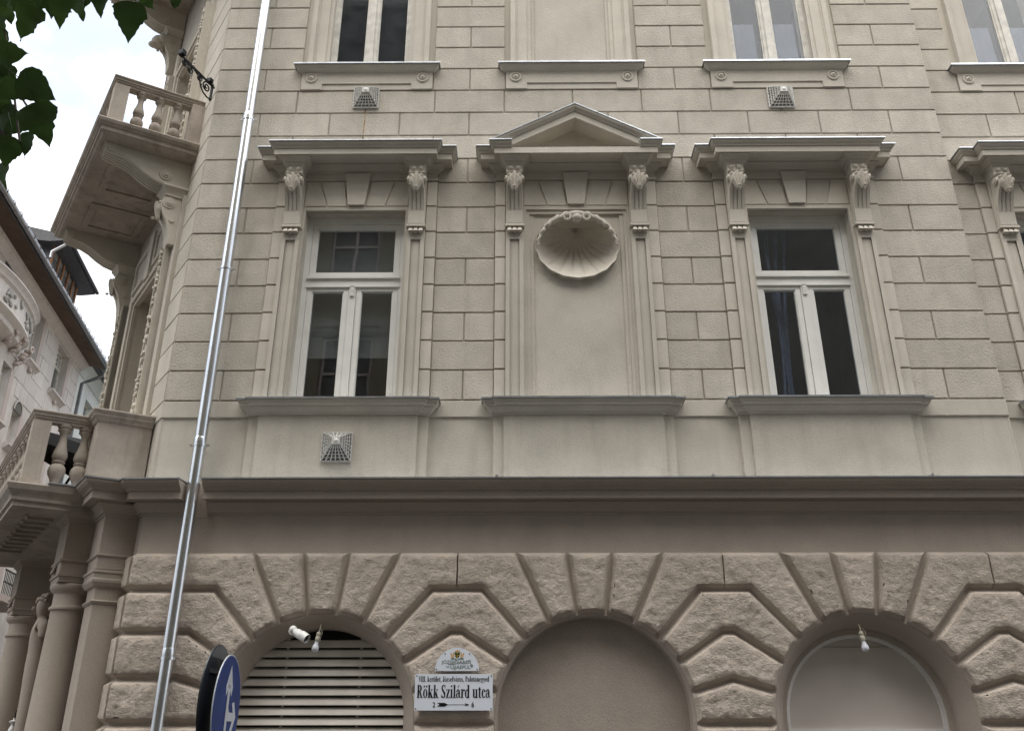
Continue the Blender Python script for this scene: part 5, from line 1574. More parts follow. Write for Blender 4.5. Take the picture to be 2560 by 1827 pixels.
c = CHF @ Vector((-1.95, -0.70, 4.18))
E = empty('parasol', tuple(c)); tag(E, 'black parasol leaning on the lower balcony behind the balusters', 'parasol')
M['cloth'] = simple('black_cloth', (0.012, 0.012, 0.013), rough=0.9, vary=0.3)
ax_ = Vector((0.32, 0.16, 0.94)).normalized()
qr = ax_.to_track_quat('Z', 'Y').to_matrix()
b = MB(); b.tube([tuple(ax_ * -0.05), tuple(ax_ * 1.05)], 0.016, 10); b.build('pole', 'iron', E, smooth=50)
b = MB(); vs = [tuple(ax_ * 1.05)]; fs = []
N8 = 16
for i in range(N8):
    a = 2 * math.pi * i / N8; rr = 0.62 if i % 2 == 0 else 0.57
    vs.append(tuple(qr @ Vector((rr * math.cos(a), rr * math.sin(a), 0.80)))); vs.append(tuple(qr @ Vector((rr * math.cos(a), rr * math.sin(a), 0.66))))
for i in range(N8):
    a, c2 = 1 + 2 * i, 1 + 2 * ((i + 1) % N8)
    fs += [(0, a, c2), (a, a + 1, c2 + 1, c2)]
b.add(vs, fs); b.build('canopy', 'cloth', E)
c = CHF @ Vector((-2.15, -1.0, 4.18))
E = empty('planter_box', tuple(c)); tag(E, 'small blue planter box on the lower balcony floor', 'planter')
b = MB(); b.add([(-0.14, -0.07, 0), (0.14, -0.07, 0), (0.14, 0.07, 0), (-0.14, 0.07, 0), (-0.17, -0.09, 0.13), (0.17, -0.09, 0.13), (0.17, 0.09, 0.13), (-0.17, 0.09, 0.13)], [(0, 1, 2, 3), (0, 1, 5, 4), (1, 2, 6, 5), (2, 3, 7, 6), (3, 0, 4, 7)])
b.build('tub', simple('blue_plastic', (0.03, 0.12, 0.30), rough=0.4), E)
b = MB(); b.box(-0.16, 0.16, -0.08, 0.08, 0.09, 0.105); b.build('soil', 'dark', E)
# ------------------------------------------------------------------ building across the side street
lb = R(11.6)
LT = Vector((-math.sin(lb), math.cos(lb), 0)); LN = Vector((math.cos(lb), math.sin(lb), 0))
def lframe(dl):
    p = Vector((0, -9.2, 0)) - LN * dl
    return Matrix(((LT.x, -LN.x, 0, p.x), (LT.y, -LN.y, 0, p.y), (0, 0, 1, 0), (0, 0, 0, 1)))
LF = lframe(10.9)
M['pale'] = plaster('pale_limestone', (0.60, 0.56, 0.53), vary=0.10, fine=0.2, blotch=0.8, stain=(0.30, 0.265, 0.24, 0.4))
M['pale2'] = plaster('pale_reveal_stone', (0.50, 0.43, 0.40), vary=0.08, fine=0.2, blotch=1.2)
M['mint'] = plaster('pale_grey_render', (0.58, 0.60, 0.57), vary=0.12, fine=0.2, blotch=0.6, stain=(0.33, 0.33, 0.30, 0.4))
M['soff'] = simple('brown_boards', (0.10, 0.062, 0.04), rough=0.8, vary=0.3, scale=3)
M['slate'] = simple('dark_roof', (0.035, 0.034, 0.036), rough=0.55, vary=0.3, scale=8, bump=0.3)
M['tin'] = simple('roof_tin', (0.30, 0.30, 0.31), rough=0.28, metal=0.9, vary=0.15, scale=4)
M['rustw'] = simple('orange_timber', (0.15, 0.065, 0.022), rough=0.7, vary=0.4, scale=10)
M['pipe2'] = simple('old_zinc', (0.16, 0.17, 0.18), rough=0.5, metal=0.5, vary=0.2)
LBD = empty('apartment_building', tuple(LF @ Vector((28, 0, 0)))); LBD.location = (0, 0, 0)
tag(LBD, 'pale stone apartment house with round oriel and timber eaves across the side street', 'building')
wins = [(25.95, 26.77, 13.4, 15.25), (27.07, 27.48, 14.4, 15.27), (29.27, 30.08, 13.42, 15.22), (31.98, 33.30, 13.37, 15.13), (29.2, 29.92, 10.4, 11.55), (31.9, 33.0, 9.2, 11.4), (25.9, 26.8, 9.2, 11.4), (22.0, 23.2, 13.4, 15.2), (22.0, 23.2, 9.4, 11.6), (22.0, 23.2, 5.4, 7.6), (26.0, 27.2, 5.4, 7.6), (30.0, 31.2, 5.4, 7.6), (27.6, 28.3, 10.8, 12.6)]
LW = core('wall', 'pale', 14.0, 34.85, -0.1, 15.6, 0.0, 0.35, wins, LBD, LF)
# coursing: individual facing slabs in the visible upper zone
rnd = random.Random(11)
for r_ in range(7):
    z0 = 11.95 + r_ * 0.52; z1 = z0 + 0.52
    x = 27.9 + (0.55 if r_ % 2 else 0.0)
    while x < 34.8:
        x1 = min(x + 1.1, 34.84)
        if not any(w[0] - 0.02 < (x1) and w[1] + 0.02 > x and w[2] - 0.02 < z1 and w[3] + 0.02 > z0 for w in wins):
            q = MB(LF); q.block(x + 0.008, x1 - 0.008, z0 + 0.008, z1 - 0.008, 0.01, -0.018, 0.005); q.build('stone_slab', 'pale', LW)
        x = x1
def far_window(x0, x1, z0, z1, fr, parent, y=0.22, arched=False, grid=True):
    b = MB(fr); t = 0.06
    b.box(x0, x0 + t, y, y + 0.06, z0, z1); b.box(x1 - t, x1, y, y + 0.06, z0, z1); b.box(x0 + t, x1 - t, y, y + 0.06, z1 - t, z1); b.box(x0 + t, x1 - t, y, y + 0.06, z0, z0 + t)
    xm = (x0 + x1) / 2; zt = z0 + (z1 - z0) * 0.66
    b.box(xm - 0.035, xm + 0.035, y - 0.01, y + 0.05, z0 + t, z1 - t); b.box(x0 + t, x1 - t, y - 0.008, y + 0.05, zt - 0.04, zt + 0.04)
    if grid:
        for sx in (0.25, 0.75):
            xx = x0 + (x1 - x0) * sx; b.box(xx - 0.012, xx + 0.012, y + 0.005, y + 0.045, zt + 0.04, z1 - t)
        for k in (0.33, 0.66):
            zz = zt + (z1 - zt) * k; b.box(x0 + t, x1 - t, y + 0.007, y + 0.043, zz - 0.012, zz + 0.012)
    o = b.build('window', 'wood', parent)
    p = MB(fr); p.box(x0 + 0.02, x1 - 0.02, y + 0.03, y + 0.036, z0 + 0.02, z1 - 0.02); p.build('pane', 'glass', o)
    k = MB(fr); k.add([(x0 - 0.3, 1.2, z0 - 0.3), (x1 + 0.3, 1.2, z0 - 0.3), (x1 + 0.3, 1.2, z1 + 0.3), (x0 - 0.3, 1.2, z1 + 0.3)], [(0, 1, 2, 3)]); k.build('room_back', 'dark', o)
    return o
for i, w in enumerate(wins):
    o = far_window(*w, LF, LBD, grid=i in (0, 3, 2, 7))
    b = MB(LF)      # reveal lining in a pinker stone
    b.box(w[1] - 0.002, w[1] + 0.30, -0.03, 0.0, w[2] - 0.1, w[3]); b.build('reveal_stone', 'pale2', LW)
    b = MB(LF); b.sweep([(w[0] - 0.12, 0.0), (w[1] + 0.22, 0.0)], [(-0.2, w[2]), (0.18, w[2] - 0.03), (0.18, w[2] - 0.09), (0.12, w[2] - 0.12), (0.02, w[2] - 0.22), (-0.2, w[2] - 0.22)]); b.build('window_sill', 'pale', o)
    if i in (2, 3):
        b = MB(LF); xm = (w[0] + w[1]) / 2
        for k in range(4): b.ell((xm + 0.04 * (k - 1.5), -0.06, w[2] - 0.30 - 0.05 * (k % 2)), (0.035, 0.06, 0.06), None, 8, 5)
        b.build('sill_bracket', 'pale2', o, smooth=50)
# round head of the small arched window
b = MB(LF); b.prism([(29.56 + 0.36 * math.cos(R(a)), 11.55 + 0.36 * math.sin(R(a))) for a in range(0, 181, 12)], -0.02, 0.02); b.build('arched_head', 'dark', LW)
b = MB(LF)
lo = [(29.56 + 0.44 * math.cos(R(a)), 11.55 + 0.44 * math.sin(R(a))) for a in range(0, 181, 12)]; li = [(29.56 + 0.36 * math.cos(R(a)), 11.55 + 0.36 * math.sin(R(a))) for a in range(0, 181, 12)]
vs = [(x, -0.05, z) for x, z in lo] + [(x, -0.05, z) for x, z in li] + [(x, 0.02, z) for x, z in li]
k = len(lo); b.add(vs, [(i + j * k, i + 1 + j * k, i + 1 + (j + 1) * k, i + (j + 1) * k) for j in range(2) for i in range(k - 1)]); b.build('arch_mould', 'pale', LW)
# cove and boarded eaves, gutter, snow rail, roof
b = MB(LF); b.side([(0.05, 15.25), (-0.03, 15.25), (-0.10, 15.32), (-0.24, 15.44), (-0.28, 15.56), (-0.28, 15.66), (0.05, 15.66)], 14.0, 34.95); b.build('eaves_cove', 'pale', LBD)
b = MB(LF); b.side([(0.1, 15.62), (-0.92, 15.42), (-0.95, 15.50), (0.1, 15.72)], 14.0, 35.05); b.build('eaves_boards', 'soff', LBD)
b = MB(LF); b.side([(-0.90, 15.40), (-0.96, 15.40), (-0.97, 15.56), (-0.90, 15.56)], 14.0, 35.06); b.build('fascia_board', 'slate', LBD)
gp = [LF @ Vector((14.0, -1.03, 15.52)), LF @ Vector((35.05, -1.03, 15.46))]
b = MB(); b.tube(gp, 0.085, 14); GUT = b.build('gutter', 'tin', LBD, smooth=50)
for k in range(34):
    x = 14.4 + k * 0.61; b = MB(LF); b.tube([(x, -0.92, 15.60), (x, -1.05, 15.615), (x, -1.125, 15.56), (x, -1.12, 15.47), (x, -1.04, 15.42), (x, -0.92, 15.42)], 0.012, 6); b.build('gutter_bracket', 'iron', GUT)
b = MB(LF); b.add([(14, -0.95, 15.60), (35.1, -0.95, 15.60), (35.1, 4.5, 18.6), (14, 4.5, 18.6)], [(0, 1, 2, 3)]); b.build('roof', 'tin', LBD)
b = MB(LF)
for k in range(3): b.tube([(14, -0.55 + 0.03 * k, 15.95 + 0.09 * k), (35.0, -0.55 + 0.03 * k, 15.95 + 0.09 * k)], 0.012, 6)
SR = b.build('snow_rail', 'pipe2', LBD)
for k in range(20):
    x = 14.6 + k * 1.05; b = MB(LF); b.bar((x, -0.62, 15.76), (x, -0.48, 16.18), 0.02); b.build('rail_post', 'iron', SR)
# dormer: sheet-metal cheeks, timber front, overhanging dark roof
b = MB(LF)
d0, d1 = 28.35, 31.45
b.add([(d0, -0.35, 15.85), (d0, -0.35, 17.25), (d0, 2.2, 17.25), (d0, 2.2, 15.85), (d1, -0.35, 15.85), (d1, -0.35, 17.25), (d1, 2.2, 17.25), (d1, 2.2, 15.85)], [(0, 1, 2, 3), (4, 7, 6, 5)])
DM = b.build('dormer', 'slate', LBD)
b = MB(LF); b.add([(d0, -0.34, 15.85), (d1, -0.34, 15.85), (d1, -0.34, 17.25), (d0, -0.34, 17.25)], [(0, 1, 2, 3)]); b.build('dormer_glass', M['dark'], DM)
for x in (d0 + 0.05, d0 + 0.75, d0 + 1.30, d0 + 1.9, d0 + 2.5, d1 - 0.1):
    b = MB(LF); b.box(x - 0.06, x + 0.06, -0.40, -0.34, 15.85, 17.2); b.build('timber_post', 'rustw', DM)
for x in (d0 + 0.40, d0 + 1.02, d0 + 1.6, d0 + 2.2):
    b = MB(LF); b.box(x - 0.24, x + 0.24, -0.365, -0.345, 16.15, 16.95); b.build('pane', 'glass', DM)
b = MB(LF); b.side([(-0.85, 17.30), (-0.85, 17.40), (-0.70, 17.52), (2.4, 18.0), (2.4, 17.2), (-0.35, 17.2)], d0 - 0.4, d1 + 0.55); b.build('dormer_roof', 'slate', DM)
b = MB(LF); b.tube([(d0 - 0.42, -0.90, 17.42), (d1 + 0.62, -0.90, 17.40)], 0.07, 10); b.build('dormer_gutter', 'slate', DM, smooth=50)
b = MB(LF); b.tube([(d0 - 0.30, -0.86, 17.36), (d0 - 0.30, -0.80, 17.15), (d0 - 0.30, -0.45, 16.85), (d0 - 0.32, -0.45, 16.6)], 0.05, 10); b.build('dormer_pipe', 'tin', DM, smooth=50)
# shallow bow with weathered relief, moulded cornice and carved brackets
def bow(r0): return [(26.45 + (2.25 + r0) * math.cos(R(a_)), -(0.52 + r0) * math.sin(R(a_)) + 0.02) for a_ in range(180, -1, -9)]
b = MB(LF); b.sweep(bow(0), [(-0.6, 14.50), (0.20, 14.48), (0.22, 14.42), (0.15, 14.36), (0.10, 14.30), (0.09, 14.25), (0.03, 14.22), (0.0, 14.18), (0.0, 13.62), (0.05, 13.58), (0.06, 13.50), (0.0, 13.44), (-0.12, 13.34), (-0.14, 13.20), (-0.32, 13.08), (-0.6, 13.0)]); OR = b.build('oriel', 'pale', LBD, smooth=35)
b = MB(LF); rnd = random.Random(4)
M['relief'] = plaster('weathered_relief', (0.40, 0.385, 0.365), vary=0.3, fine=1.0, coarse=0.8, blotch=4)
for k in range(46):
    a_ = R(rnd.uniform(10, 120)); t_ = 26.45 + 2.26 * math.cos(a_); y_ = -0.53 * math.sin(a_)
    b.ell((t_, y_, rnd.uniform(13.68, 14.12)), (rnd.uniform(0.06, 0.16), 0.04, rnd.uniform(0.04, 0.10)), Matrix.Rotation(rnd.uniform(-1, 1), 3, 'Y'), 8, 5)
o_ = b.build('weathered_relief', M['relief'], OR, smooth=60); o_['kind'] = 'stuff'
for (t0, z0, n_) in ((27.75, 13.42, 6), (28.45, 13.30, 7), (27.0, 13.35, 5)):
    b = MB(LF)
    for k in range(n_):
        b.ell((t0 + 0.09 * math.sin(k * 1.9), -0.32 + 0.04 * k, z0 - 0.085 * k), (0.10 - 0.006 * k, 0.13, 0.075), Matrix.Rotation(k * 0.8, 3, 'Y'), 9, 6)
    b.tube([(t0 + 0.16 * math.cos(q_ * 0.7) * (1 - q_ / 14), -0.42, z0 + 0.02 + 0.16 * math.sin(q_ * 0.7) * (1 - q_ / 14)) for q_ in range(12)], 0.035, 7)
    b.build('carved_bracket', 'pale2', OR, smooth=60)
b = MB(LF); b.tube([(34.95, -1.03, 15.42), (34.97, -1.03, 15.25), (34.96, -0.55, 14.95), (34.95, -0.15, 14.75), (34.95, -0.12, 0.0)], 0.07, 12); b.build('rain_pipe', 'pipe2', LBD, smooth=50)
# wrought-iron balcony lower down
b = MB(LF); b.box(29.0, 32.0, -1.0, 0.0, 5.45, 5.65); BL = b.build('stone_balcony', 'pale2', LBD)
for k in range(22):
    x = 29.05 + k * 0.138
    b = MB(LF); b.bar((x, -0.96, 5.65), (x, -0.96, 6.35), 0.018); b.build('railing_bar', 'iron', BL)
    b = MB(LF); b.tube([(p_[0], -0.96, p_[2]) for p_ in spiral(x, 6.0, 0.06, 0, 1.2, 10)], 0.008, 5); b.build('railing_scroll', 'iron', BL)
b = MB(LF); b.bar((29.0, -0.96, 6.36), (32.0, -0.96, 6.36), 0.04); b.build('hand_rail', 'iron', BL)

# ------------------------------------------------------------------ plainer house further along
AF = lframe(11.4)
ANX = empty('annex_house', (0, 0, 0)); tag(ANX, 'plain pale grey house beyond the stone apartment house', 'building')
aw = [(38.0, 39.3, 13.6, 15.2), (41.5, 42.8, 13.6, 15.2), (38.0, 39.3, 9.6, 11.4)]
core('wall', 'mint', 34.95, 60.0, -0.1, 16.1, 0.0, 0.3, aw, ANX, AF)
for w in aw: far_window(*w, AF, ANX, grid=False)
b = MB(AF); b.side([(0.05, 15.75), (-0.04, 15.75), (-0.18, 15.95), (-0.40, 16.15), (-0.40, 16.22), (0.05, 16.22)], 35.0, 60.0); b.build('eaves_cove', 'mint', ANX)
b = MB(AF); b.side([(-0.2, 16.18), (-0.62, 16.16), (-0.62, 16.30), (0.2, 16.45)], 35.0, 60.0); b.build('eaves_boards', 'slate', ANX)
b = MB(); b.tube([AF @ Vector((35.0, -0.72, 16.25)), AF @ Vector((60, -0.72, 16.2))], 0.085, 12); b.build('gutter', 'pipe2', ANX, smooth=50)
b = MB(AF); b.add([(35, -0.6, 16.32), (60, -0.6, 16.32), (60, 4, 17.8), (35, 4, 17.8)], [(0, 1, 2, 3)]); b.build('roof', 'slate', ANX)

# ------------------------------------------------------------------ house behind the viewer, seen in the window panes
OPP = empty('opposite_house', (0, -13.3, 0)); tag(OPP, 'ochre plastered house on the opposite side of the street, seen only in reflections', 'building')
M['ochre'] = plaster('ochre_render', (0.22, 0.19, 0.135), vary=0.12, fine=0.2, blotch=0.7)
OF = Matrix(((-1, 0, 0, 0), (0, -1, 0, 0), (0, 0, 1, 0), (0, 0, 0, 1)))
ow = []
for r_ in range(5):
    for xw in (12.0, 8.5, 5.0, 1.5, -2.0, -5.0, -12.5):
        ow.append((xw - 0.75, xw + 0.75, 1.4 + r_ * 4.2, 4.0 + r_ * 4.2))
ow = [w for w in ow if w[0] > -2.8]
W_ = core('wall', 'ochre', -3.5, 16.0, -0.1, 24.4, 0.0, 0.3, ow, OPP, OF)
fb = MB(OF); x0, x1, z0, z1 = ow[0]
for a, c, e, f in ((x0, x0 + 0.08, z0, z1), (x1 - 0.08, x1, z0, z1), (x0, x1, z1 - 0.08, z1), (x0, x1, z0, z0 + 0.08), ((x0 + x1) / 2 - 0.04, (x0 + x1) / 2 + 0.04, z0, z1), (x0, x1, z0 + 1.5, z0 + 1.58)): fb.box(a, c, 0.12, 0.18, e, f)
w0 = fb.build('window', 'pale2', OPP)
pb_ = MB(OF); pb_.box(x0, x1, 0.17, 0.18, z0, z1); p0_ = pb_.build('pane', 'dark', w0)
sb_ = MB(OF); sb_.sweep([(x0 - 0.2, 0.0), (x1 + 0.2, 0.0)], [(-0.1, z1 + 0.35), (0.2, z1 + 0.35), (0.2, z1 + 0.25), (0.05, z1 + 0.15), (-0.1, z1 + 0.15)]); s0_ = sb_.build('window_hood', 'ochre', w0)
for w in ow[1:]:
    d = OF.to_3x3() @ Vector((w[0] - x0, 0, w[2] - z0))
    n = w0.copy(); COL.objects.link(n); n.parent = OPP; n.location = d
    for ch_ in (p0_, s0_):
        e = ch_.copy(); COL.objects.link(e); e.parent = n
b = MB(OF); b.sweep([(-3.5, 0), (16, 0)], [(-0.3, 24.6), (0.7, 24.6), (0.7, 24.4), (0.4, 24.2), (0.1, 23.9), (-0.3, 23.9)]); b.build('cornice', 'trim', OPP)
b = MB(OF); b.add([(-3.5, -0.6, 24.6), (16, -0.6, 24.6), (16, 2.5, 28.6), (-3.5, 2.5, 28.6)], [(0, 1, 2, 3)]); b.build('roof', 'slate', OPP)
for zz in (4.3, 8.4, 12.5, 16.6):
    b = MB(OF); b.sweep([(-3.5, 0), (16, 0)], [(-0.1, zz + 0.12), (0.14, zz + 0.12), (0.12, zz), (0.02, zz - 0.1), (-0.1, zz - 0.1)]); b.build('string_course', 'ochre', OPP)

OPL = empty('added_low_house', (0, -13.3, 0)); tag(OPL, 'lower grey house beside the ochre one across the street, added and kept low to let in more sky light', 'building')  # lower neighbour added so more sky light reaches the facade
M['gren'] = plaster('grey_render', (0.20, 0.19, 0.17), vary=0.12, fine=0.2, blotch=0.7)
lw = [(xw - 0.7, xw + 0.7, zw, zw + 2.4) for zw in (1.4, 5.4, 9.2) for xw in (-5.4, -12.2, -15.4)]
core('wall', 'gren', -20.0, -3.6, -0.1, 18.4, 0.05, 0.35, lw, OPL, OF)
for w in lw: 
    q = MB(OF); q.box(w[0], w[1], 0.2, 0.22, w[2], w[3]); q.box(w[0], w[1], 0.17, 0.2, w[2] + 1.5, w[2] + 1.58); q.build('window', 'dark', OPL)
b = MB(OF); b.sweep([(-20, 0.05), (-3.6, 0.05)], [(-0.3, 18.7), (0.5, 18.7), (0.5, 18.5), (0.1, 18.1), (-0.3, 18.1)]); b.build('cornice', 'gren', OPL)
b = MB(OF); b.add([(-20, -0.4, 18.7), (-3.6, -0.4, 18.7), (-3.6, 5, 21.0), (-20, 5, 21.0)], [(0, 1, 2, 3)]); b.build('roof', 'slate', OPL)

# ------------------------------------------------------------------ street tree, its branch hanging into the view
TREE = empty('street_tree', (-3.35, -7.1, 0)); tag(TREE, 'broad-leaved street tree, dark leaves hanging in the upper left corner', 'tree')
M['bark'] = simple('bark', (0.06, 0.048, 0.038), rough=0.9, vary=0.3, scale=12, bump=0.8)
def leaf_mat(name, a, c_):
    m, n, l, p = new_mat(name)
    tc = n.new('ShaderNodeTexCoord'); oi = n.new('ShaderNodeObjectInfo')
    nz = n.new('ShaderNodeTexNoise'); nz.inputs['Scale'].default_value = 18; nz.inputs['Detail'].default_value = 4
    l.new(tc.outputs['Object'], nz.inputs['Vector'])
    ad = n.new('ShaderNodeMath'); ad.operation = 'ADD'; l.new(nz.outputs['Fac'], ad.inputs[0]); l.new(oi.outputs['Random'], ad.inputs[1])
    mr = n.new('ShaderNodeMapRange'); mr.inputs[1].default_value = 0.4; mr.inputs[2].default_value = 1.6; l.new(ad.outputs[0], mr.inputs[0])
    mx = n.new('ShaderNodeMix'); mx.data_type = 'RGBA'; mx.inputs[6].default_value = (*a, 1); mx.inputs[7].default_value = (*c_, 1)
    l.new(mr.outputs[0], mx.inputs[0]); l.new(mx.outputs[2], p.inputs['Base Color'])
    p.inputs['Roughness'].default_value = 0.45; p.inputs['Specular IOR Level'].default_value = 0.35
    tr = n.new('ShaderNodeBsdfTranslucent'); l.new(mx.outputs[2], tr.inputs['Color'])
    bp = n.new('ShaderNodeBump'); bp.inputs['Strength'].default_value = 0.5; bp.inputs['Distance'].default_value = 0.004
    wv = n.new('ShaderNodeTexNoise'); wv.inputs['Scale'].default_value = 60; wv.inputs['Detail'].default_value = 3
    l.new(tc.outputs['Object'], wv.inputs['Vector']); l.new(wv.outputs['Fac'], bp.inputs['Height']); l.new(bp.outputs['Normal'], p.inputs['Normal'])
    ms = n.new('ShaderNodeMixShader'); ms.inputs[0].default_value = 0.28
    l.new(p.outputs[0], ms.inputs[1]); l.new(tr.outputs[0], ms.inputs[2]); l.new(ms.outputs[0], n['Material Output'].inputs['Surface'])
    return m
M['leaf'] = leaf_mat('leaf_green', (0.030, 0.058, 0.016), (0.058, 0.110, 0.024))
LV = [(-1.297,-7.549,3.353,0.094,0.34,0.37,-0.86),(-1.189,-7.610,3.243,0.099,-0.58,0.32,-0.75),(-1.355,-7.443,3.485,0.100,0.50,0.35,-0.80),(-1.238,-7.481,3.448,0.098,-0.09,0.39,-0.91),(-1.133,-7.583,3.309,0.092,-0.35,0.37,-0.86),(-1.141,-7.514,3.401,0.090,0.17,0.39,-0.90),(-1.329,-7.405,3.524,0.089,-0.50,0.34,-0.80),(-1.012,-7.625,3.281,0.060,-0.26,0.38,-0.89),(-0.897,-7.685,3.171,0.100,-0.11,0.39,-0.91),(-0.943,-7.555,3.373,0.066,0.50,0.35,-0.80),(-0.829,-7.631,3.299,0.063,-0.18,0.39,-0.90),(-1.223,-7.581,3.174,0.081,1.00,0.01,0.00),(-1.333,-7.450,3.248,0.090,0.50,0.35,-0.80),(-1.357,-7.401,3.259,0.079,0.17,0.39,-0.90),(-1.135,-7.585,3.060,0.114,0.82,0.23,-0.53),(-1.100,-7.593,2.953,0.114,0.34,0.37,-0.86),(-1.285,-7.466,3.160,0.081,0.90,0.18,-0.39),(-1.276,-7.435,3.089,0.103,0.94,0.14,-0.31),(-1.218,-7.452,3.002,0.070,-0.26,0.38,-0.89),(-1.370,-7.354,3.151,0.092,0.17,0.39,-0.90),(-1.269,-7.445,2.986,0.086,-0.18,0.39,-0.90),(-1.308,-7.382,2.965,0.075,-0.09,0.39,-0.91),(-1.406,-7.338,3.239,0.094,-0.00,0.40,-0.92),(-1.413,-7.391,3.362,0.100,0.17,0.39,-0.90),(-1.387,-7.331,3.097,0.098,-0.00,0.40,-0.92),(-1.416,-7.290,3.254,0.089,0.64,0.31,-0.70),(-1.436,-7.375,3.451,0.102,0.26,0.38,-0.89),(-1.189,-7.411,3.539,0.089,-0.18,0.39,-0.90),(-1.244,-7.410,3.536,0.096,0.17,0.39,-0.90),(-1.237,-7.553,3.362,0.094,-0.18,0.39,-0.90)]
def leaf_geo(b, pos, ln, tip, nrm, rnd, wide=0.80):
    tip = Vector(tip).normalized(); nrm = Vector(nrm); nrm = (nrm - tip * nrm.dot(tip)).normalized(); sd = tip.cross(nrm)
    half = [(0.03, 0.0), (0.0, 0.13), (0.06, 0.33), (0.16, 0.46), (0.25, 0.50), (0.29, 0.47), (0.38, 0.48), (0.42, 0.43), (0.52, 0.41), (0.56, 0.35), (0.65, 0.31), (0.69, 0.24), (0.78, 0.18), (0.86, 0.09), (0.94, 0.03), (1.0, 0.0)]
    mid = []; vs = []; fs = []; k = len(half)
    cu = rnd.uniform(-0.30, 0.55); fo_ = rnd.uniform(0.05, 0.75); wv = rnd.uniform(0.02, 0.09); ph = rnd.uniform(0, 6)
    o = Vector(pos) - tip * ln * 0.5
    for t, w in half:
        vs.append(o + tip * (t * ln) + nrm * (-cu * ln * (t - 0.4) ** 2))
    for s in (-1, 1):
        for t, w in half:
            ww = w * wide * (1 + rnd.uniform(-0.10, 0.10))
            vs.append(o + tip * (t * ln) + sd * (s * ww * ln) + nrm * (-cu * ln * (t - 0.4) ** 2 + fo_ * ww * ln * 0.5 + wv * ln * math.sin(t * 11 + ph + s)))
    for s in range(2):
        a = k * (1 + s)
        for i in range(k - 1):
            fs.append((i, i + 1, a + i + 1, a + i))
    b.add([tuple(v) for v in vs], fs)
    # leaf stalk
    b.tube([tuple(o), tuple(o - tip * ln * 0.22 + nrm * ln * 0.05), tuple(o - tip * ln * 0.42 + Vector((-0.02, 0, 0.03)))], 0.0012, 4)
rl = random.Random(21)
b = MB()
b.tube([(-3.35, -7.1, -0.1), (-3.33, -7.12, 1.0), (-3.28, -7.1, 2.2), (-3.2, -7.15, 3.2), (-3.25, -7.1, 4.4), (-3.2, -7.1, 5.6), (-3.2, -7.05, 7.0)], [0.17, 0.14, 0.125, 0.11, 0.08, 0.05, 0.02], 12)
TR = b.build('trunk', 'bark', TREE, smooth=60); TR.location = (3.35, 7.1, 0)
b = MB()
limbs = [[(-3.22, -7.12, 3.0), (-2.6, -7.2, 3.5), (-2.0, -7.3, 3.75), (-1.55, -7.35, 3.75), (-1.25, -7.42, 3.62), (-1.0, -7.5, 3.52)], [(-2.2, -7.28, 3.7), (-1.75, -7.3, 3.45), (-1.45, -7.36, 3.25), (-1.30, -7.42, 3.05)],
         [(-3.2, -7.1, 3.6), (-3.7, -7.6, 4.4), (-4.1, -8.0, 5.0)], [(-3.2, -7.1, 4.2), (-3.5, -6.5, 5.0), (-3.7, -6.1, 5.6)], [(-3.2, -7.1, 4.8), (-2.9, -7.6, 5.6), (-2.7, -8.0, 6.2)], [(-3.2, -7.1, 4.4), (-3.9, -7.0, 5.4), (-4.4, -6.9, 6.0)]]
limbs += [[(-1.55, -7.35, 3.75), (-1.42, -7.38, 3.45), (-1.34, -7.40, 3.25), (-1.27, -7.45, 3.10), (-1.22, -7.48, 2.99)], [(-1.34, -7.40, 3.25), (-1.22, -7.50, 3.17), (-1.15, -7.56, 3.12)], [(-1.34, -7.41, 3.22), (-1.25, -7.47, 3.13), (-1.17, -7.53, 3.03)],
          [(-1.25, -7.42, 3.62), (-1.12, -7.55, 3.42), (-1.08, -7.60, 3.36)], [(-1.0, -7.5, 3.52), (-0.92, -7.62, 3.34), (-0.90, -7.67, 3.24)]]
for L_ in limbs[6:]: b.tube(L_, 0.0028, 6)
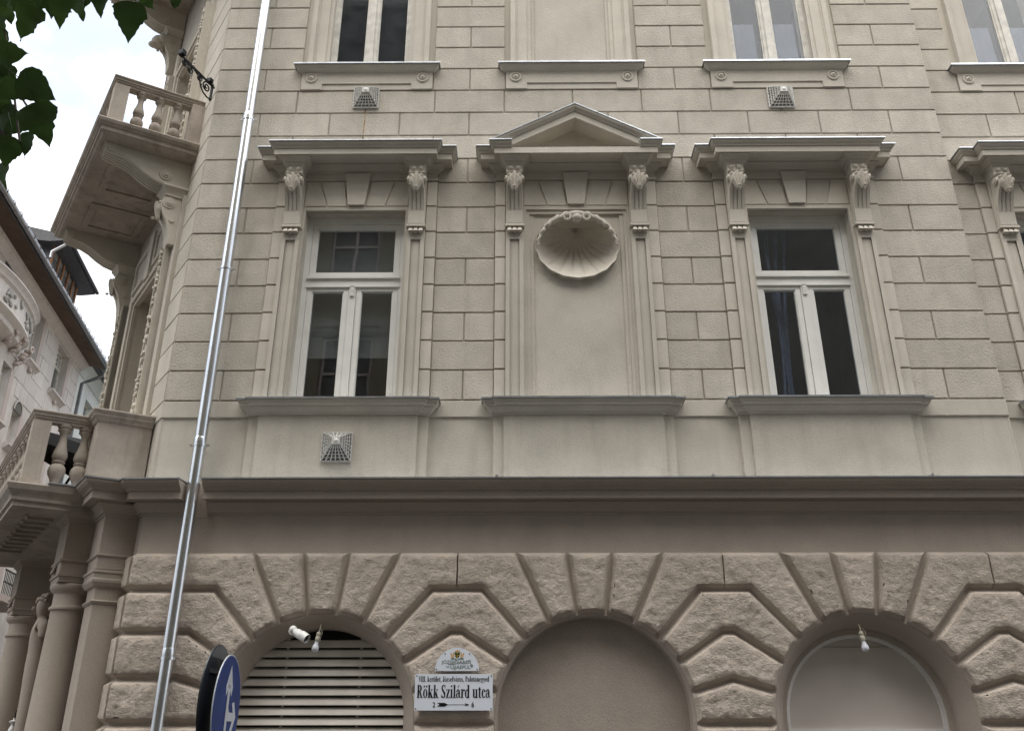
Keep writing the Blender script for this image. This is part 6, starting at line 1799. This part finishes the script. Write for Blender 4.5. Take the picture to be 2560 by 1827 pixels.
for L_ in limbs[:6]: b.tube(L_, [(0.022 if L_ is limbs[0] or L_ is limbs[1] else 0.05) * (1 - 0.85 * i / (len(L_) - 1)) + 0.004 for i in range(len(L_))], 8)
LB_ = b.build('limb', 'bark', TREE, smooth=60); LB_.location = (3.35, 7.1, 0)
for i, (x, y, z, ln, tx, ty, tz) in enumerate(LV):
    b = MB()
    nr = Vector((rl.uniform(-0.45, 0.45), -0.92 + rl.uniform(-0.2, 0.2), -0.40 + rl.uniform(-0.4, 0.4)))
    leaf_geo(b, (x, y, z), ln * 0.96, (tx + rl.uniform(-0.15, 0.15), ty, tz), nr, rl)
    o = b.build('leaf', 'leaf', LB_, smooth=50)
# crown outside the view
b = MB()
for i in range(2600):
    while True:
        q = Vector((rl.gauss(0, 0.55), rl.gauss(0, 0.55), rl.gauss(0, 0.5)))
        if q.length < 1.25: break
    p = Vector((-3.75 + q.x * 1.35, -7.4 + q.y * 1.5, 5.5 + q.z * 1.7))
    if p.x > -2.45 or p.x > -0.72 * (p.y + 9.2) * 1.35 - 0.6: continue
    leaf_geo(b, p, rl.uniform(0.08, 0.12), (rl.uniform(-1, 1), rl.uniform(-1, 1), rl.uniform(-1.2, 0.1)), (rl.uniform(-1, 1), rl.uniform(-1, 1), rl.uniform(0.2, 1)), rl)
for i in range(170):
    t_ = rl.random(); p = Vector((-3.0 + 1.35 * t_, -7.15 - 0.18 * t_, 3.25 + 0.5 * math.sin(t_ * 1.8))) + Vector((rl.uniform(-0.1, 0.05), rl.uniform(-0.3, 0.35), rl.uniform(-0.45, 0.3)))
    if p.x > -1.68: continue
    leaf_geo(b, p, rl.uniform(0.08, 0.11), (rl.uniform(-0.6, 0.6), rl.uniform(-0.6, 0.6), rl.uniform(-1.2, -0.3)), (rl.uniform(-1, 1), rl.uniform(-1, 0.2), rl.uniform(-0.3, 0.6)), rl)
CRW = b.build('crown', 'leaf', TREE); CRW['kind'] = 'stuff'; CRW.location = (3.35, 7.1, 0)
